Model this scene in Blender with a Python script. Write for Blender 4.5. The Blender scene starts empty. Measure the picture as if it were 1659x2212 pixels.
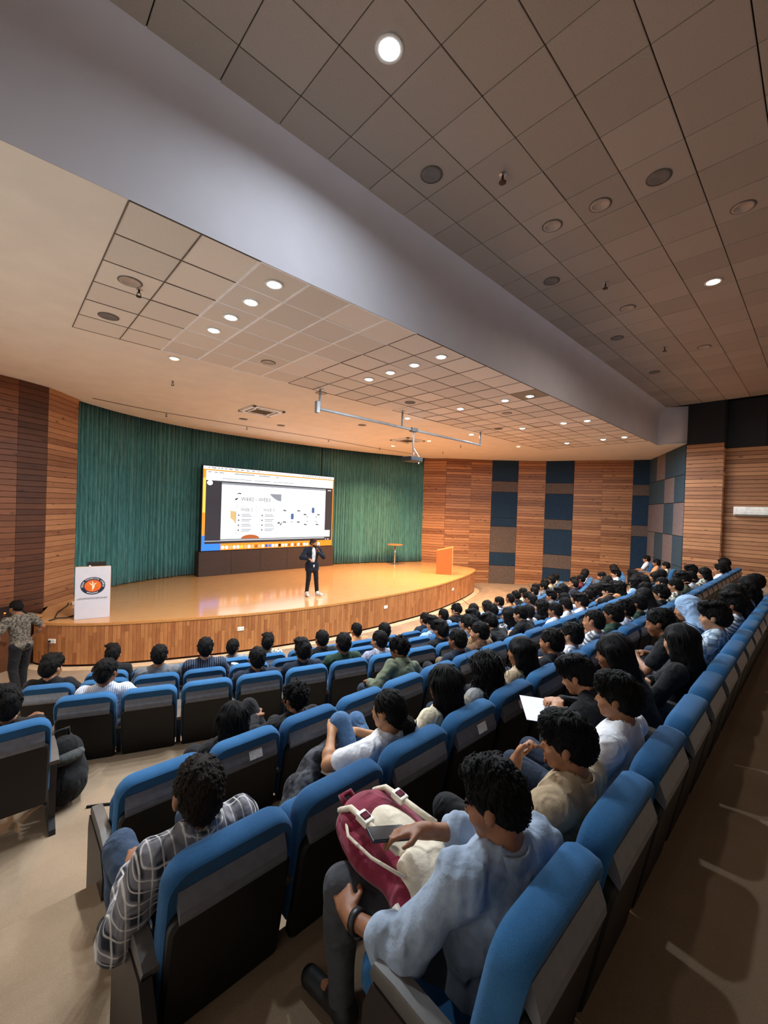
import bpy, bmesh, math, random
import numpy as np
from mathutils import Vector, Matrix

random.seed(7)
SC = bpy.context.scene
COL = SC.collection
EYE = 3.5          # camera height above the floor of the first row
STG = 0.85         # stage top
LOW = 6.075        # lower ceiling above the stage
HIGH = 7.42        # ceiling of the hall
FRONT = -0.08      # flat floor before the stage

# ------------------------------------------------------------------ camera
def make_camera():
    f, pt, ro, ya = 892.27, -0.00978, 0.03405, 0.75281
    fw = Vector((math.sin(ya) * math.cos(pt), math.cos(ya) * math.cos(pt), math.sin(pt)))
    rt = Vector((math.cos(ya), -math.sin(ya), 0))
    up = rt.cross(fw)
    r2 = rt * math.cos(ro) + up * math.sin(ro)
    u2 = -rt * math.sin(ro) + up * math.cos(ro)
    cd = bpy.data.cameras.new('camera')
    cd.sensor_fit = 'HORIZONTAL'; cd.sensor_width = 36.0
    cd.lens = 36.0 * f / 1659.0
    cd.clip_start = 0.02
    o = bpy.data.objects.new('camera', cd)
    m = Matrix((r2, u2, -fw)).transposed().to_4x4()
    m.translation = (0, 0, EYE)
    o.matrix_world = m
    COL.objects.link(o)
    SC.camera = o
make_camera()

# ------------------------------------------------------------------ world, exposure
w = bpy.data.worlds.new('world'); SC.world = w; w.use_nodes = True
w.node_tree.nodes['Background'].inputs[0].default_value = (0.5, 0.5, 0.55, 1)
w.node_tree.nodes['Background'].inputs[1].default_value = 0.02
SC.view_settings.view_transform = 'Standard'
SC.view_settings.look = 'None'
SC.view_settings.gamma = 1.0
SC.view_settings.use_curve_mapping = False
SC.view_settings.exposure = 0.0

COOL = (0.82, 0.92, 1.0)
WARM = (1.0, 0.58, 0.26)
SOFT = (1.0, 0.88, 0.74)
# (x, y, colour, watts): recessed lamps of the ceiling over the stage
STAGE_LAMPS = [(2.32, 4.49, COOL, 1), (2.32, 5.10, COOL, 1), (2.32, 5.72, COOL, 1), (2.32, 6.34, COOL, 1),
    (5.4, 4.49, COOL, 1), (5.4, 5.10, COOL, 1), (5.4, 5.72, COOL, 1), (5.4, 6.34, COOL, 1),
    (8.52, 4.52, COOL, 1), (8.5, 5.12, COOL, 1), (8.5, 6.38, COOL, 1), (8.46, 8.19, COOL, 1),
    (11.72, 4.52, COOL, 1), (11.66, 5.14, COOL, 1), (11.64, 6.39, COOL, 1), (11.58, 8.2, COOL, 1),
    (14.86, 4.54, SOFT, 1), (14.93, 5.21, COOL, 1), (15.0, 6.46, COOL, 1),
    (2.29, 8.12, WARM, 1.0), (14.75, 8.23, WARM, 3.4), (11.87, 12.26, WARM, 3.4), (11.76, 10.22, WARM, 3.4)]
STAGE_W = 98.0
# lamps of the hall ceiling; the last one hangs beyond the right edge
HALL_LAMPS = [(2.37, 2.66, COOL, 0.78), (8.56, 1.38, SOFT, 0.8), (14.7, 0.15, SOFT, 0.6)]
HALL_W = 68.0

# ------------------------------------------------------------------ colours and materials
def lin(c):
    if isinstance(c, str):
        c = tuple(int(c[i:i + 2], 16) / 255 for i in (0, 2, 4))
    return tuple(x / 12.92 if x <= 0.04045 else ((x + 0.055) / 1.055) ** 2.4 for x in c) + (1.0,)

MATS = {}
class NT:
    def __init__(s, name):
        s.m = bpy.data.materials.new(name); s.m.use_nodes = True
        s.t = s.m.node_tree; s.b = s.t.nodes['Principled BSDF']
    def n(s, typ, **kw):
        nd = s.t.nodes.new(typ)
        for k, v in kw.items():
            if k.startswith('i_'):
                key = k[2:]
                nd.inputs[int(key) if key.isdigit() else key].default_value = v
            else:
                setattr(nd, k, v)
        return nd
    def l(s, a, b): s.t.links.new(a, b)
    def mix(s, fac, a, b, blend='MIX'):
        nd = s.n('ShaderNodeMix', data_type='RGBA', blend_type=blend)
        for sock, v in ((nd.inputs[0], fac), (nd.inputs[6], a), (nd.inputs[7], b)):
            if hasattr(v, 'links') or isinstance(v, bpy.types.NodeSocket): s.l(v, sock)
            else: sock.default_value = v
        return nd.outputs[2]
    def math(s, op, a, b=0.0, c=None):
        nd = s.n('ShaderNodeMath', operation=op)
        for i, v in enumerate((a, b) if c is None else (a, b, c)):
            if isinstance(v, bpy.types.NodeSocket): s.l(v, nd.inputs[i])
            else: nd.inputs[i].default_value = v
        return nd.outputs[0]
    def coord(s, scale=(1, 1, 1), kind='Object'):
        tc = s.n('ShaderNodeTexCoord'); mp = s.n('ShaderNodeMapping')
        mp.inputs['Scale'].default_value = scale
        s.l(tc.outputs[kind], mp.inputs['Vector'])
        return mp.outputs[0]
    def noise(s, vec, scale, detail=3.0, rough=0.55):
        nd = s.n('ShaderNodeTexNoise', i_Scale=scale, i_Detail=detail, i_Roughness=rough)
        s.l(vec, nd.inputs['Vector']); return nd.outputs['Fac']
    def ramp(s, fac, stops):
        nd = s.n('ShaderNodeValToRGB'); cr = nd.color_ramp
        while len(cr.elements) < len(stops): cr.elements.new(0.5)
        for e, (p, c) in zip(cr.elements, stops): e.position = p; e.color = c
        s.l(fac, nd.inputs[0]); return nd.outputs[0]
    def bump(s, h, strength=0.3, dist=0.01):
        nd = s.n('ShaderNodeBump', i_Strength=strength, i_Distance=dist)
        s.l(h, nd.inputs['Height']); s.l(nd.outputs[0], s.b.inputs['Normal'])

def setp(nt, base=None, rough=0.5, metal=0.0, spec=0.5, sheen=0.0, coat=0.0):
    b = nt.b
    if base is not None: b.inputs['Base Color'].default_value = lin(base)
    b.inputs['Roughness'].default_value = rough
    b.inputs['Metallic'].default_value = metal
    b.inputs['Specular IOR Level'].default_value = spec
    b.inputs['Sheen Weight'].default_value = sheen
    b.inputs['Coat Weight'].default_value = coat

def mat(name, base, rough=0.5, metal=0.0, spec=0.5, noise=None, amount=0.15, bump=0.0, sheen=0.0, coat=0.0):
    """plain surface with a little cloudy colour variation and optional relief"""
    if name in MATS: return MATS[name]
    nt = NT(name); setp(nt, base, rough, metal, spec, sheen, coat)
    sc = noise or 8.0
    v = nt.coord()
    f = nt.noise(v, sc)
    c = lin(base)
    d = tuple(x * (1 - amount) for x in c[:3]) + (1,)
    e = tuple(min(1, x * (1 + amount)) for x in c[:3]) + (1,)
    nt.l(nt.ramp(f, [(0.3, d), (0.7, e)]), nt.b.inputs['Base Color'])
    if bump: nt.bump(nt.noise(v, sc * 6, 2), bump, 0.004)
    MATS[name] = nt.m
    return nt.m

def emis(name, colour, strength):
    if name in MATS: return MATS[name]
    nt = NT(name); setp(nt, (0.02, 0.02, 0.02), 0.6)
    nt.b.inputs['Emission Color'].default_value = lin(colour)
    nt.b.inputs['Emission Strength'].default_value = strength
    MATS[name] = nt.m
    return nt.m

def wood(name, dark, light, grain=(1.2, 14, 14), knots=True, rough=0.45, vary=0.5, coat=0.0, knot_axes=(2.2, 5, 5), relief=0.15):
    if name in MATS: return MATS[name]
    nt = NT(name); setp(nt, None, rough, 0, 0.4, 0, coat)
    geo = nt.n('ShaderNodeNewGeometry'); oi = nt.n('ShaderNodeObjectInfo')
    rnd = nt.math('FRACT', nt.math('ADD', geo.outputs['Random Per Island'], oi.outputs['Random']))
    tc = nt.n('ShaderNodeTexCoord')
    add = nt.n('ShaderNodeVectorMath', operation='ADD')
    cmb = nt.n('ShaderNodeCombineXYZ')
    k = nt.math('MULTIPLY', rnd, 37.0)
    nt.l(k, cmb.inputs[0]); nt.l(k, cmb.inputs[1])
    nt.l(tc.outputs['Object'], add.inputs[0]); nt.l(cmb.outputs[0], add.inputs[1])
    mp = nt.n('ShaderNodeMapping'); mp.inputs['Scale'].default_value = grain
    nt.l(add.outputs[0], mp.inputs['Vector'])
    f = nt.noise(mp.outputs[0], 3.0, 5, 0.65)
    g = nt.math('ADD', nt.math('MULTIPLY', f, 1.0 - vary * 0.5), nt.math('MULTIPLY', rnd, vary * 0.5))
    c = nt.ramp(g, [(0.25, lin(dark)), (0.72, lin(light))])
    if knots:
        mk = nt.n('ShaderNodeMapping'); mk.inputs['Scale'].default_value = knot_axes
        nt.l(add.outputs[0], mk.inputs['Vector'])
        vo = nt.n('ShaderNodeTexVoronoi', i_Scale=1.0)
        nt.l(mk.outputs[0], vo.inputs['Vector'])
        kf = nt.ramp(vo.outputs['Distance'], [(0.08, (1, 1, 1, 1)), (0.17, (0, 0, 0, 1))])
        dk = tuple(x * 0.35 for x in lin(dark)[:3]) + (1,)
        c = nt.mix(nt.math('MULTIPLY', kf, 0.75), c, dk)
    nt.l(c, nt.b.inputs['Base Color'])
    nt.bump(f, relief, 0.004)
    MATS[name] = nt.m
    return nt.m

def cloth(name, base, kind='plain', second='ffffff', third=None, scale=40.0, rough=0.9, sheen=0.04, wrinkle=0.8):
    """garments: plain / stripe (upright) / hstripe / plaid / check / print"""
    if name in MATS: return MATS[name]
    nt = NT(name); setp(nt, None, rough, 0, 0.25, sheen)
    v = nt.coord()
    n1 = nt.noise(v, 14, 4)
    b = lin(base); c = nt.ramp(n1, [(0.3, tuple(x * 0.8 for x in b[:3]) + (1,)), (0.7, tuple(min(1, x * 1.15) for x in b[:3]) + (1,))])
    sep = nt.n('ShaderNodeSeparateXYZ'); nt.l(v, sep.inputs[0])
    def band(src, sc, width, soft=0.05):
        fr = nt.math('FRACT', nt.math('MULTIPLY', src, sc))
        d = nt.math('ABSOLUTE', nt.math('SUBTRACT', fr, 0.5))
        return nt.ramp(d, [(max(0, width - soft), (1, 1, 1, 1)), (width + soft, (0, 0, 0, 1))])
    yz = nt.math('SUBTRACT', sep.outputs[2], nt.math('MULTIPLY', sep.outputs[1], 0.6))
    if kind == 'stripe': c = nt.mix(band(sep.outputs[0], scale, 0.2), c, lin(second))
    elif kind == 'hstripe': c = nt.mix(band(yz, scale, 0.22), c, lin(second))
    elif kind == 'plaid':
        c = nt.mix(nt.math('MULTIPLY', band(sep.outputs[0], scale * .5, .24), .75), c, lin(third or second))
        c = nt.mix(nt.math('MULTIPLY', band(yz, scale * .5, .24), .75), c, lin(third or second))
        c = nt.mix(band(nt.math('ADD', sep.outputs[0], .013), scale, 0.055), c, lin(second))
        c = nt.mix(band(nt.math('ADD', yz, .011), scale, 0.055), c, lin(second))
    elif kind == 'check':
        ck = nt.n('ShaderNodeTexChecker', i_Scale=scale); nt.l(v, ck.inputs['Vector'])
        ck.inputs['Color1'].default_value = (1, 1, 1, 1); ck.inputs['Color2'].default_value = (0, 0, 0, 1)
        c = nt.mix(nt.math('MULTIPLY', ck.outputs['Fac'], .8), c, lin(second))
    elif kind == 'print':
        nz = nt.noise(v, scale, 3, .7)
        c = nt.mix(nt.ramp(nz, [(0.47, (0, 0, 0, 1)), (0.55, (1, 1, 1, 1))]), c, lin(second))
    nt.l(c, nt.b.inputs['Base Color'])
    rd = nt.n('ShaderNodeTexNoise', i_Scale=9.0, i_Detail=3.0, i_Roughness=0.5, i_Distortion=1.2)
    rd.noise_type = 'RIDGED_MULTIFRACTAL'
    nt.l(v, rd.inputs['Vector'])
    hgt = nt.math('ADD', nt.math('MULTIPLY', rd.outputs['Fac'], 1.0), nt.math('MULTIPLY', nt.noise(v, 60, 4), 0.12))
    nt.bump(hgt, wrinkle, 0.03)
    MATS[name] = nt.m
    return nt.m

# ------------------------------------------------------------------ mesh helpers
def finish(o, label=None, cat=None, group=None, kind=None):
    if label: o['label'] = label
    if cat: o['category'] = cat
    if group: o['group'] = group
    if kind: o['kind'] = kind
    return o

def link(name, data, parent=None, loc=None, rot=None, mtx=None, **tags):
    o = bpy.data.objects.new(name, data)
    COL.objects.link(o)
    if parent is not None: o.parent = parent
    if mtx is not None: o.matrix_local = mtx
    else:
        if loc is not None: o.location = loc
        if rot is not None: o.rotation_euler = rot
    return finish(o, **tags)

def empty(name, loc=(0, 0, 0), rot=(0, 0, 0), **tags):
    o = link(name, None, None, loc, rot, **tags)
    o.empty_display_size = 0.1
    return o

def pymesh(name, verts, faces, material=None, smooth=False):
    me = bpy.data.meshes.new(name)
    me.from_pydata(verts, [], faces)
    me.update()
    if material is not None: me.materials.append(material)
    if smooth: me.shade_smooth()
    return me

class MB:
    """collects simple shapes of ONE part"""
    def __init__(s): s.v = []; s.f = []
    def add(s, verts, faces):
        n = len(s.v); s.v += [tuple(p) for p in verts]; s.f += [tuple(i + n for i in f) for f in faces]; return s
    def box(s, x0, x1, y0, y1, z0, z1, m=None):
        p = [Vector(q) for q in ((x0, y0, z0), (x1, y0, z0), (x1, y1, z0), (x0, y1, z0), (x0, y0, z1), (x1, y0, z1), (x1, y1, z1), (x0, y1, z1))]
        if m is not None: p = [m @ q for q in p]
        return s.add(p, [(3, 2, 1, 0), (4, 5, 6, 7), (0, 1, 5, 4), (1, 2, 6, 5), (2, 3, 7, 6), (3, 0, 4, 7)])
    def bbox(s, x0, x1, y0, y1, z0, z1, b, m=None):
        """box with chamfered edges"""
        bm = bmesh.new(); bmesh.ops.create_cube(bm, size=1.0)
        for q in bm.verts:
            q.co = Vector(((x0 + x1) / 2 + q.co.x * (x1 - x0), (y0 + y1) / 2 + q.co.y * (y1 - y0), (z0 + z1) / 2 + q.co.z * (z1 - z0)))
        bmesh.ops.bevel(bm, geom=bm.edges[:], offset=b, segments=2, affect='EDGES', profile=0.6)
        bm.verts.index_update()
        vs = [(m @ q.co) if m is not None else q.co.copy() for q in bm.verts]
        fs = [[q.index for q in f.verts] for f in bm.faces]
        bm.free(); return s.add(vs, fs)
    def tube(s, pts, r, n=8, cap=True):
        pts = [Vector(p) for p in pts]; rings = []
        rr = r if isinstance(r, (list, tuple)) else [r] * len(pts)
        ref = None
        for i, p in enumerate(pts):
            d = (pts[min(i + 1, len(pts) - 1)] - pts[max(i - 1, 0)]).normalized()
            if ref is None:
                ref = Vector((0, 0, 1)) if abs(d.z) < 0.9 else Vector((1, 0, 0))
            a = d.cross(ref)
            if a.length < 1e-4: a = d.cross(Vector((0.3, 1, 0.2)))
            a.normalize(); b = d.cross(a); ref = a.cross(d)
            rings.append([p + a * math.cos(t) * rr[i] + b * math.sin(t) * rr[i] for t in [2 * math.pi * k / n for k in range(n)]])
        vs = [q for g in rings for q in g]; fs = []
        for i in range(len(pts) - 1):
            for k in range(n):
                fs.append((i * n + k, i * n + (k + 1) % n, (i + 1) * n + (k + 1) % n, (i + 1) * n + k))
        if cap: fs += [tuple(range(n))[::-1], tuple((len(pts) - 1) * n + k for k in range(n))]
        return s.add(vs, fs)
    def lathe(s, prof, n=20, c=(0, 0, 0), m=None, cap=True):
        vs = []; fs = []
        for r, z in prof:
            for k in range(n):
                t = 2 * math.pi * k / n
                q = Vector((c[0] + r * math.cos(t), c[1] + r * math.sin(t), c[2] + z))
                vs.append(m @ q if m is not None else q)
        for i in range(len(prof) - 1):
            for k in range(n):
                fs.append((i * n + k, i * n + (k + 1) % n, (i + 1) * n + (k + 1) % n, (i + 1) * n + k))
        if cap: fs += [tuple(range(n))[::-1], tuple((len(prof) - 1) * n + k for k in range(n))]
        return s.add(vs, fs)
    def prism(s, outline, z0, z1):
        n = len(outline)
        vs = [(x, y, z0) for x, y in outline] + [(x, y, z1) for x, y in outline]
        fs = [tuple(range(n))[::-1], tuple(range(n, 2 * n))] + [(i, (i + 1) % n, n + (i + 1) % n, n + i) for i in range(n)]
        return s.add(vs, fs)
    def rings(s, rings, m=None, cap=True):
        n = len(rings[0]); vs = [(m @ Vector(q)) if m is not None else Vector(q) for g in rings for q in g]; fs = []
        for i in range(len(rings) - 1):
            for k in range(n):
                fs.append((i * n + k, i * n + (k + 1) % n, (i + 1) * n + (k + 1) % n, (i + 1) * n + k))
        if cap: fs += [tuple(range(n))[::-1], tuple((len(rings) - 1) * n + k for k in range(n))]
        return s.add(vs, fs)
    def mesh(s, name, material=None, smooth=False):
        me = pymesh(name, s.v, s.f, material, smooth)
        return me
    def obj(s, name, material=None, parent=None, smooth=False, **kw):
        return link(name, s.mesh(name, material, smooth), parent, **kw)

def autosmooth(me, deg=35):
    """smooth shading with sharp edges kept"""
    me.shade_smooth()
    bm = bmesh.new(); bm.from_mesh(me)
    for e in bm.edges:
        if len(e.link_faces) == 2 and e.calc_face_angle(0) > math.radians(deg): e.smooth = False
    bm.to_mesh(me); bm.free()
    return me

def rrect(w, h, rt, rb, n=5, cx=0.0, cz=0.0):
    """rounded rectangle outline (x, z), bottom at cz, radii of top and bottom corners"""
    pts = []
    for (sx, sz, r, a0) in ((1, 0, rb, -90), (1, 1, rt, 0), (-1, 1, rt, 90), (-1, 0, rb, 180)):
        x = cx + sx * (w / 2 - r); z = cz + (h - r if sz else r)
        for k in range(n + 1):
            a = math.radians(a0 + 90 * k / n)
            pts.append((x + r * math.cos(a), z + r * math.sin(a)))
    return pts

def text_mesh(s, size, name='lettering', align='CENTER', bold=0.0):
    cu = bpy.data.curves.new('t', 'FONT'); cu.body = s; cu.size = size; cu.align_x = align; cu.align_y = 'CENTER'
    cu.offset = bold
    ob = bpy.data.objects.new('t', cu)
    COL.objects.link(ob)
    dg = bpy.context.evaluated_depsgraph_get()
    me = bpy.data.meshes.new_from_object(ob.evaluated_get(dg))
    me.name = name
    bpy.data.objects.remove(ob); bpy.data.curves.remove(cu)
    return me
# ------------------------------------------------------------------ shared materials
def carpet_mat():
    nt = NT('carpet'); setp(nt, None, 0.95, 0, 0.1, 0.1)
    v = nt.coord()
    a = nt.noise(v, 1.6, 4); b = nt.noise(v, 220, 2)
    g = nt.math('ADD', nt.math('MULTIPLY', a, 0.6), nt.math('MULTIPLY', b, 0.4))
    nt.l(nt.ramp(g, [(0.3, lin('7a6754')), (0.7, lin('9c866e'))]), nt.b.inputs['Base Color'])
    nt.bump(b, 0.5, 0.004)
    return nt.m
M_CARPET = carpet_mat()
M_PLASTER = mat('plaster_cream', 'eae3d7', 0.85, noise=2, amount=0.04)
M_BULK = mat('bulkhead_paint', 'dcd9e2', 0.8, noise=2, amount=0.03)
def tile_mat(name, base):
    nt = NT(name); setp(nt, None, 0.95, 0, 0.1)
    v = nt.coord(); oi = nt.n('ShaderNodeObjectInfo')
    f = nt.noise(v, 60, 3, .7)
    g = nt.math('ADD', nt.math('MULTIPLY', f, .6), nt.math('MULTIPLY', oi.outputs['Random'], .4))
    c = lin(base)
    nt.l(nt.ramp(g, [(0.2, tuple(x * .82 for x in c[:3]) + (1,)), (0.8, tuple(min(1, x * 1.08) for x in c[:3]) + (1,))]), nt.b.inputs['Base Color'])
    nt.bump(nt.noise(v, 300, 2), 0.4, 0.003)
    return nt.m
M_TILE = tile_mat('mineral_tile_warm', 'b6a99e')
M_TILE2 = tile_mat('mineral_tile_pale', 'ebe3d7')
M_TILE_OLD = tile_mat('mineral_tile_stained', 'a89a86')
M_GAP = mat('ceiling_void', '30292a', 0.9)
M_GRID_D = mat('grid_bar_dull', '6f6258', 0.7)
M_GRID_W = mat('grid_bar_white', 'ffffff', 0.5)
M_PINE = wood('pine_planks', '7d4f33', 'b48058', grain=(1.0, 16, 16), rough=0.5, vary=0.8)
M_PINE_DARK = wood('dark_brown_planks', '3b2014', '5f3824', grain=(1.0, 16, 16), rough=0.5, vary=0.6)  # darker brown boards for the faces left of the pillar
M_PINE_MID = wood('mid_brown_planks', '5b3420', '8a5636', grain=(1.0, 16, 16), rough=0.5, vary=0.6)
M_PINE_BACK = mat('plank_shadow_gap', '3a1c10', 0.9)
M_STAGE = wood('stage_boards', 'b08252', 'cfa06c', grain=(0.8, 18, 1), knots=False, rough=0.13, vary=0.3, relief=0.03)
M_STAGE.node_tree.nodes['Principled BSDF'].inputs['Specular IOR Level'].default_value = 0.8
M_STRIP = wood('fascia_strips', '8a5230', 'b97e4c', grain=(12, 12, 1.6), knots=False, rough=0.4, vary=0.7)
M_NAVY = cloth('panel_navy', '1c3247', wrinkle=0.0, scale=90, sheen=0.05)
M_TAUPE = cloth('panel_taupe', '5d5049', wrinkle=0.0, scale=90, sheen=0.05)
M_CHK_NAVY = cloth('panel_blue_grey', '2e4451', wrinkle=0.0, sheen=0.05)
M_CHK_TAUPE = cloth('panel_mauve', '756766', wrinkle=0.0, sheen=0.05)
M_BLACK = mat('black_plastic', '131316', 0.45)
M_DARKNAVY = mat('dark_navy_boards', '151a22', 0.8)
M_WHITE = mat('white_plastic', 'e9e8e4', 0.35)
M_STEEL = mat('brushed_steel', 'b9bcc2', 0.3, 0.9)
M_PIPE = mat('grey_pipe_paint', '8b8c8e', 0.6, 0.1)
M_SPEAKER = mat('speaker_mesh_grey', '77726f', 0.8)

# ------------------------------------------------------------------ floor: terraces
CX, CY = 8.8, 25.25
def arc_y(x, r): return CY - math.sqrt(r * r - (x - CX) ** 2)
def terrace(y_near, y_far, z):
    """solid step; y_near / y_far are numbers or radii given as ('r', R)"""
    xs = [-1.3 + i * (21.6 + 1.3) / 60 for i in range(61)]
    def yy(v, x): return arc_y(x, v[1]) if isinstance(v, tuple) else v
    near = [(x, yy(y_near, x)) for x in xs]; far = [(x, yy(y_far, x)) for x in xs]
    mb = MB(); n = len(xs)
    vs = [(x, y, z) for x, y in near] + [(x, y, z) for x, y in far] + [(x, y, -0.2) for x, y in near] + [(x, y, -0.2) for x, y in far]
    fs = []
    for i in range(n - 1):
        fs += [(i, i + 1, n + i + 1, n + i), (n + i, n + i + 1, 3 * n + i + 1, 3 * n + i), (2 * n + i, 2 * n + i + 1, i + 1, i)]
    fs += [(0, n, 3 * n, 2 * n), (n - 1, 2 * n + n - 1, 3 * n + n - 1, n + n - 1)]
    mb.add(vs, fs)
    return mb.obj('floor', M_CARPET, kind='structure')
terrace(-8.0, 0.60, 1.73)
terrace(0.60, 1.76, 1.42)
terrace(1.76, 3.00, 1.13)
terrace(3.00, ('r', 21.58), 0.78)
terrace(('r', 21.58), ('r', 20.60), 0.48)
terrace(('r', 20.60), ('r', 19.63), 0.25)
terrace(('r', 19.63), ('r', 18.55), 0.0)
MB().box(-5, 23, 5.0, 18, FRONT - 0.1, FRONT).obj('floor', M_CARPET, kind='structure')

# ------------------------------------------------------------------ stage
FRONT_EDGE = [(0.62, 11.4), (0.8, 11.11), (1.25, 10.72), (1.9, 10.34), (3.16, 9.83), (4.6, 9.38), (6.02, 9.12), (7.35, 9.03), (9.0, 9.04), (11.22, 9.25), (13.6, 9.84), (15.1, 10.36), (15.8, 10.74), (16.05, 11.05), (16.15, 11.6)]
def smooth_poly(pts, per=8):
    out = []
    P = [Vector(p) for p in pts]
    for i in range(len(P) - 1):
        a, b, c, d = P[max(i - 1, 0)], P[i], P[i + 1], P[min(i + 2, len(P) - 1)]
        for k in range(per):
            t = k / per
            out.append(0.5 * ((2 * b) + (-a + c) * t + (2 * a - 5 * b + 4 * c - d) * t * t + (-a + 3 * b - 3 * c + d) * t ** 3))
    out.append(P[-1])
    return [(p.x, p.y) for p in out]
EDGE = smooth_poly(FRONT_EDGE, 8)
def resample(pts, step):
    out = [Vector(pts[0])]; acc = 0
    for a, b in zip(pts, pts[1:]):
        a, b = Vector(a), Vector(b); L = (b - a).length; d = step - acc
        while d <= L:
            out.append(a + (b - a) * (d / L)); d += step
        acc = (acc + L) % step
    return [(p.x, p.y) for p in out]
stage = MB().prism(EDGE + [(16.15, 12.9), (16.4, 16.5), (1.0, 16.5), (0.95, 12.75)], STG - 0.06, STG - 0.001).obj('stage', M_STAGE,
    label='wide raised wooden stage with a curved front edge', cat='stage')
mb = MB(); body = []
nos = MB()
inset = [(x, y + 0.03) for x, y in EDGE]
body = MB().prism(inset + [(16.15, 12.9), (16.3, 16.4), (1.05, 16.4), (1.0, 12.75)], FRONT, STG - 0.06).obj('stage_body', M_PINE_BACK, stage)
# nosing along the edge
def ribbon(pts, w0, w1, z0, z1):
    """solid ribbon following a plan polyline, offset w0..w1 along its outward normal"""
    n = len(pts); A = []; B = []
    for i in range(n):
        a = Vector(pts[max(i - 1, 0)]); b = Vector(pts[min(i + 1, n - 1)]); d = (b - a).normalized()
        nrm = Vector((d.y, -d.x)); p = Vector(pts[i])
        A.append(p + nrm * w0); B.append(p + nrm * w1)
    vs = [(p.x, p.y, z0) for p in A] + [(p.x, p.y, z0) for p in B] + [(p.x, p.y, z1) for p in B] + [(p.x, p.y, z1) for p in A]
    fs = []
    for i in range(n - 1):
        for k in range(4):
            k2 = (k + 1) % 4
            fs.append((k * n + i, k * n + i + 1, k2 * n + i + 1, k2 * n + i))
    fs += [(0, n, 2 * n, 3 * n), (n - 1, 4 * n - 1, 3 * n - 1, 2 * n - 1)]
    return vs, fs
MB().add(*ribbon(EDGE, -0.05, 0.02, STG - 0.05, STG + 0.003)).obj('nosing', wood('nosing_wood', 'b07840', 'd8a066', knots=False, rough=.25), stage)
# fascia: upright strips, too narrow to pick apart
mb = MB()
RS = resample(EDGE, 0.075)
rr = random.Random(3)
for a, b in zip(RS, RS[1:]):
    a, b = Vector(a), Vector(b); d = (b - a).normalized(); nrm = Vector((d.y, -d.x))
    dep = 0.004 + rr.random() * 0.004
    a2 = a + d * 0.002; b2 = b - d * 0.002
    z = [FRONT + 0.06, FRONT + 0.06 + (STG - FRONT) * (0.25 + 0.5 * rr.random()), STG - 0.052]
    for z0, z1 in zip(z, z[1:]):
        q = [a2 - nrm * .02, b2 - nrm * .02, b2 + nrm * dep, a2 + nrm * dep]
        vs = [(p.x, p.y, z0 + .001) for p in q] + [(p.x, p.y, z1 - .001) for p in q]
        mb.add(vs, [(3, 2, 1, 0), (4, 5, 6, 7), (0, 1, 5, 4), (1, 2, 6, 5), (2, 3, 7, 6), (3, 0, 4, 7)])
mb.obj('fascia_strips', M_STRIP, stage, kind='stuff')
kerb = MB().add(*ribbon(EDGE, 0.0, 0.22, FRONT, FRONT + 0.015)).obj('trim_1', mat('pale_floor_border', 'c2a888', 0.6), kind='structure')
# sockets in the fascia
def plan_at(x):
    for a, b in zip(EDGE, EDGE[1:]):
        if a[0] <= x <= b[0]:
            t = (x - a[0]) / (b[0] - a[0]); d = Vector((b[0] - a[0], b[1] - a[1])).normalized()
            return a[1] + t * (b[1] - a[1]), math.atan2(d.y, d.x)
for x, z, lab in ((0.9, 0.47, 'white socket with a dark plug at the left end of the stage front'), (4.3, 0.5, 'white double socket in the stage front below the screen'), (8.65, 0.5, 'white socket in the middle of the stage front'), (12.7, 0.5, 'white socket in the stage front below the orange lectern')):
    y, a = plan_at(x)
    e = empty('wall_socket', (x, y, z), (0, 0, a), label=lab, cat='socket', group='sockets in the stage front')
    MB().bbox(-0.075, 0.075, -0.022, 0.0, -0.045, 0.045, 0.006).obj('plate', M_WHITE, e)
    MB().box(-0.05, -0.02, -0.026, -0.02, -0.02, 0.02).box(0.015, 0.05, -0.026, -0.02, -0.02, 0.02).obj('switch', mat('ivory_plastic', 'c9c5ba', .4), e)
    if x < 1: MB().bbox(-0.05, -0.015, -0.06, -0.02, -0.02, 0.02, 0.005).tube([(-0.03, -0.05, -0.01), (-0.035, -0.06, -0.12), (-0.05, -0.05, -0.3), (-0.08, -0.05, -0.47)], 0.007, 6).obj('plug', M_BLACK, e)

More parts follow.
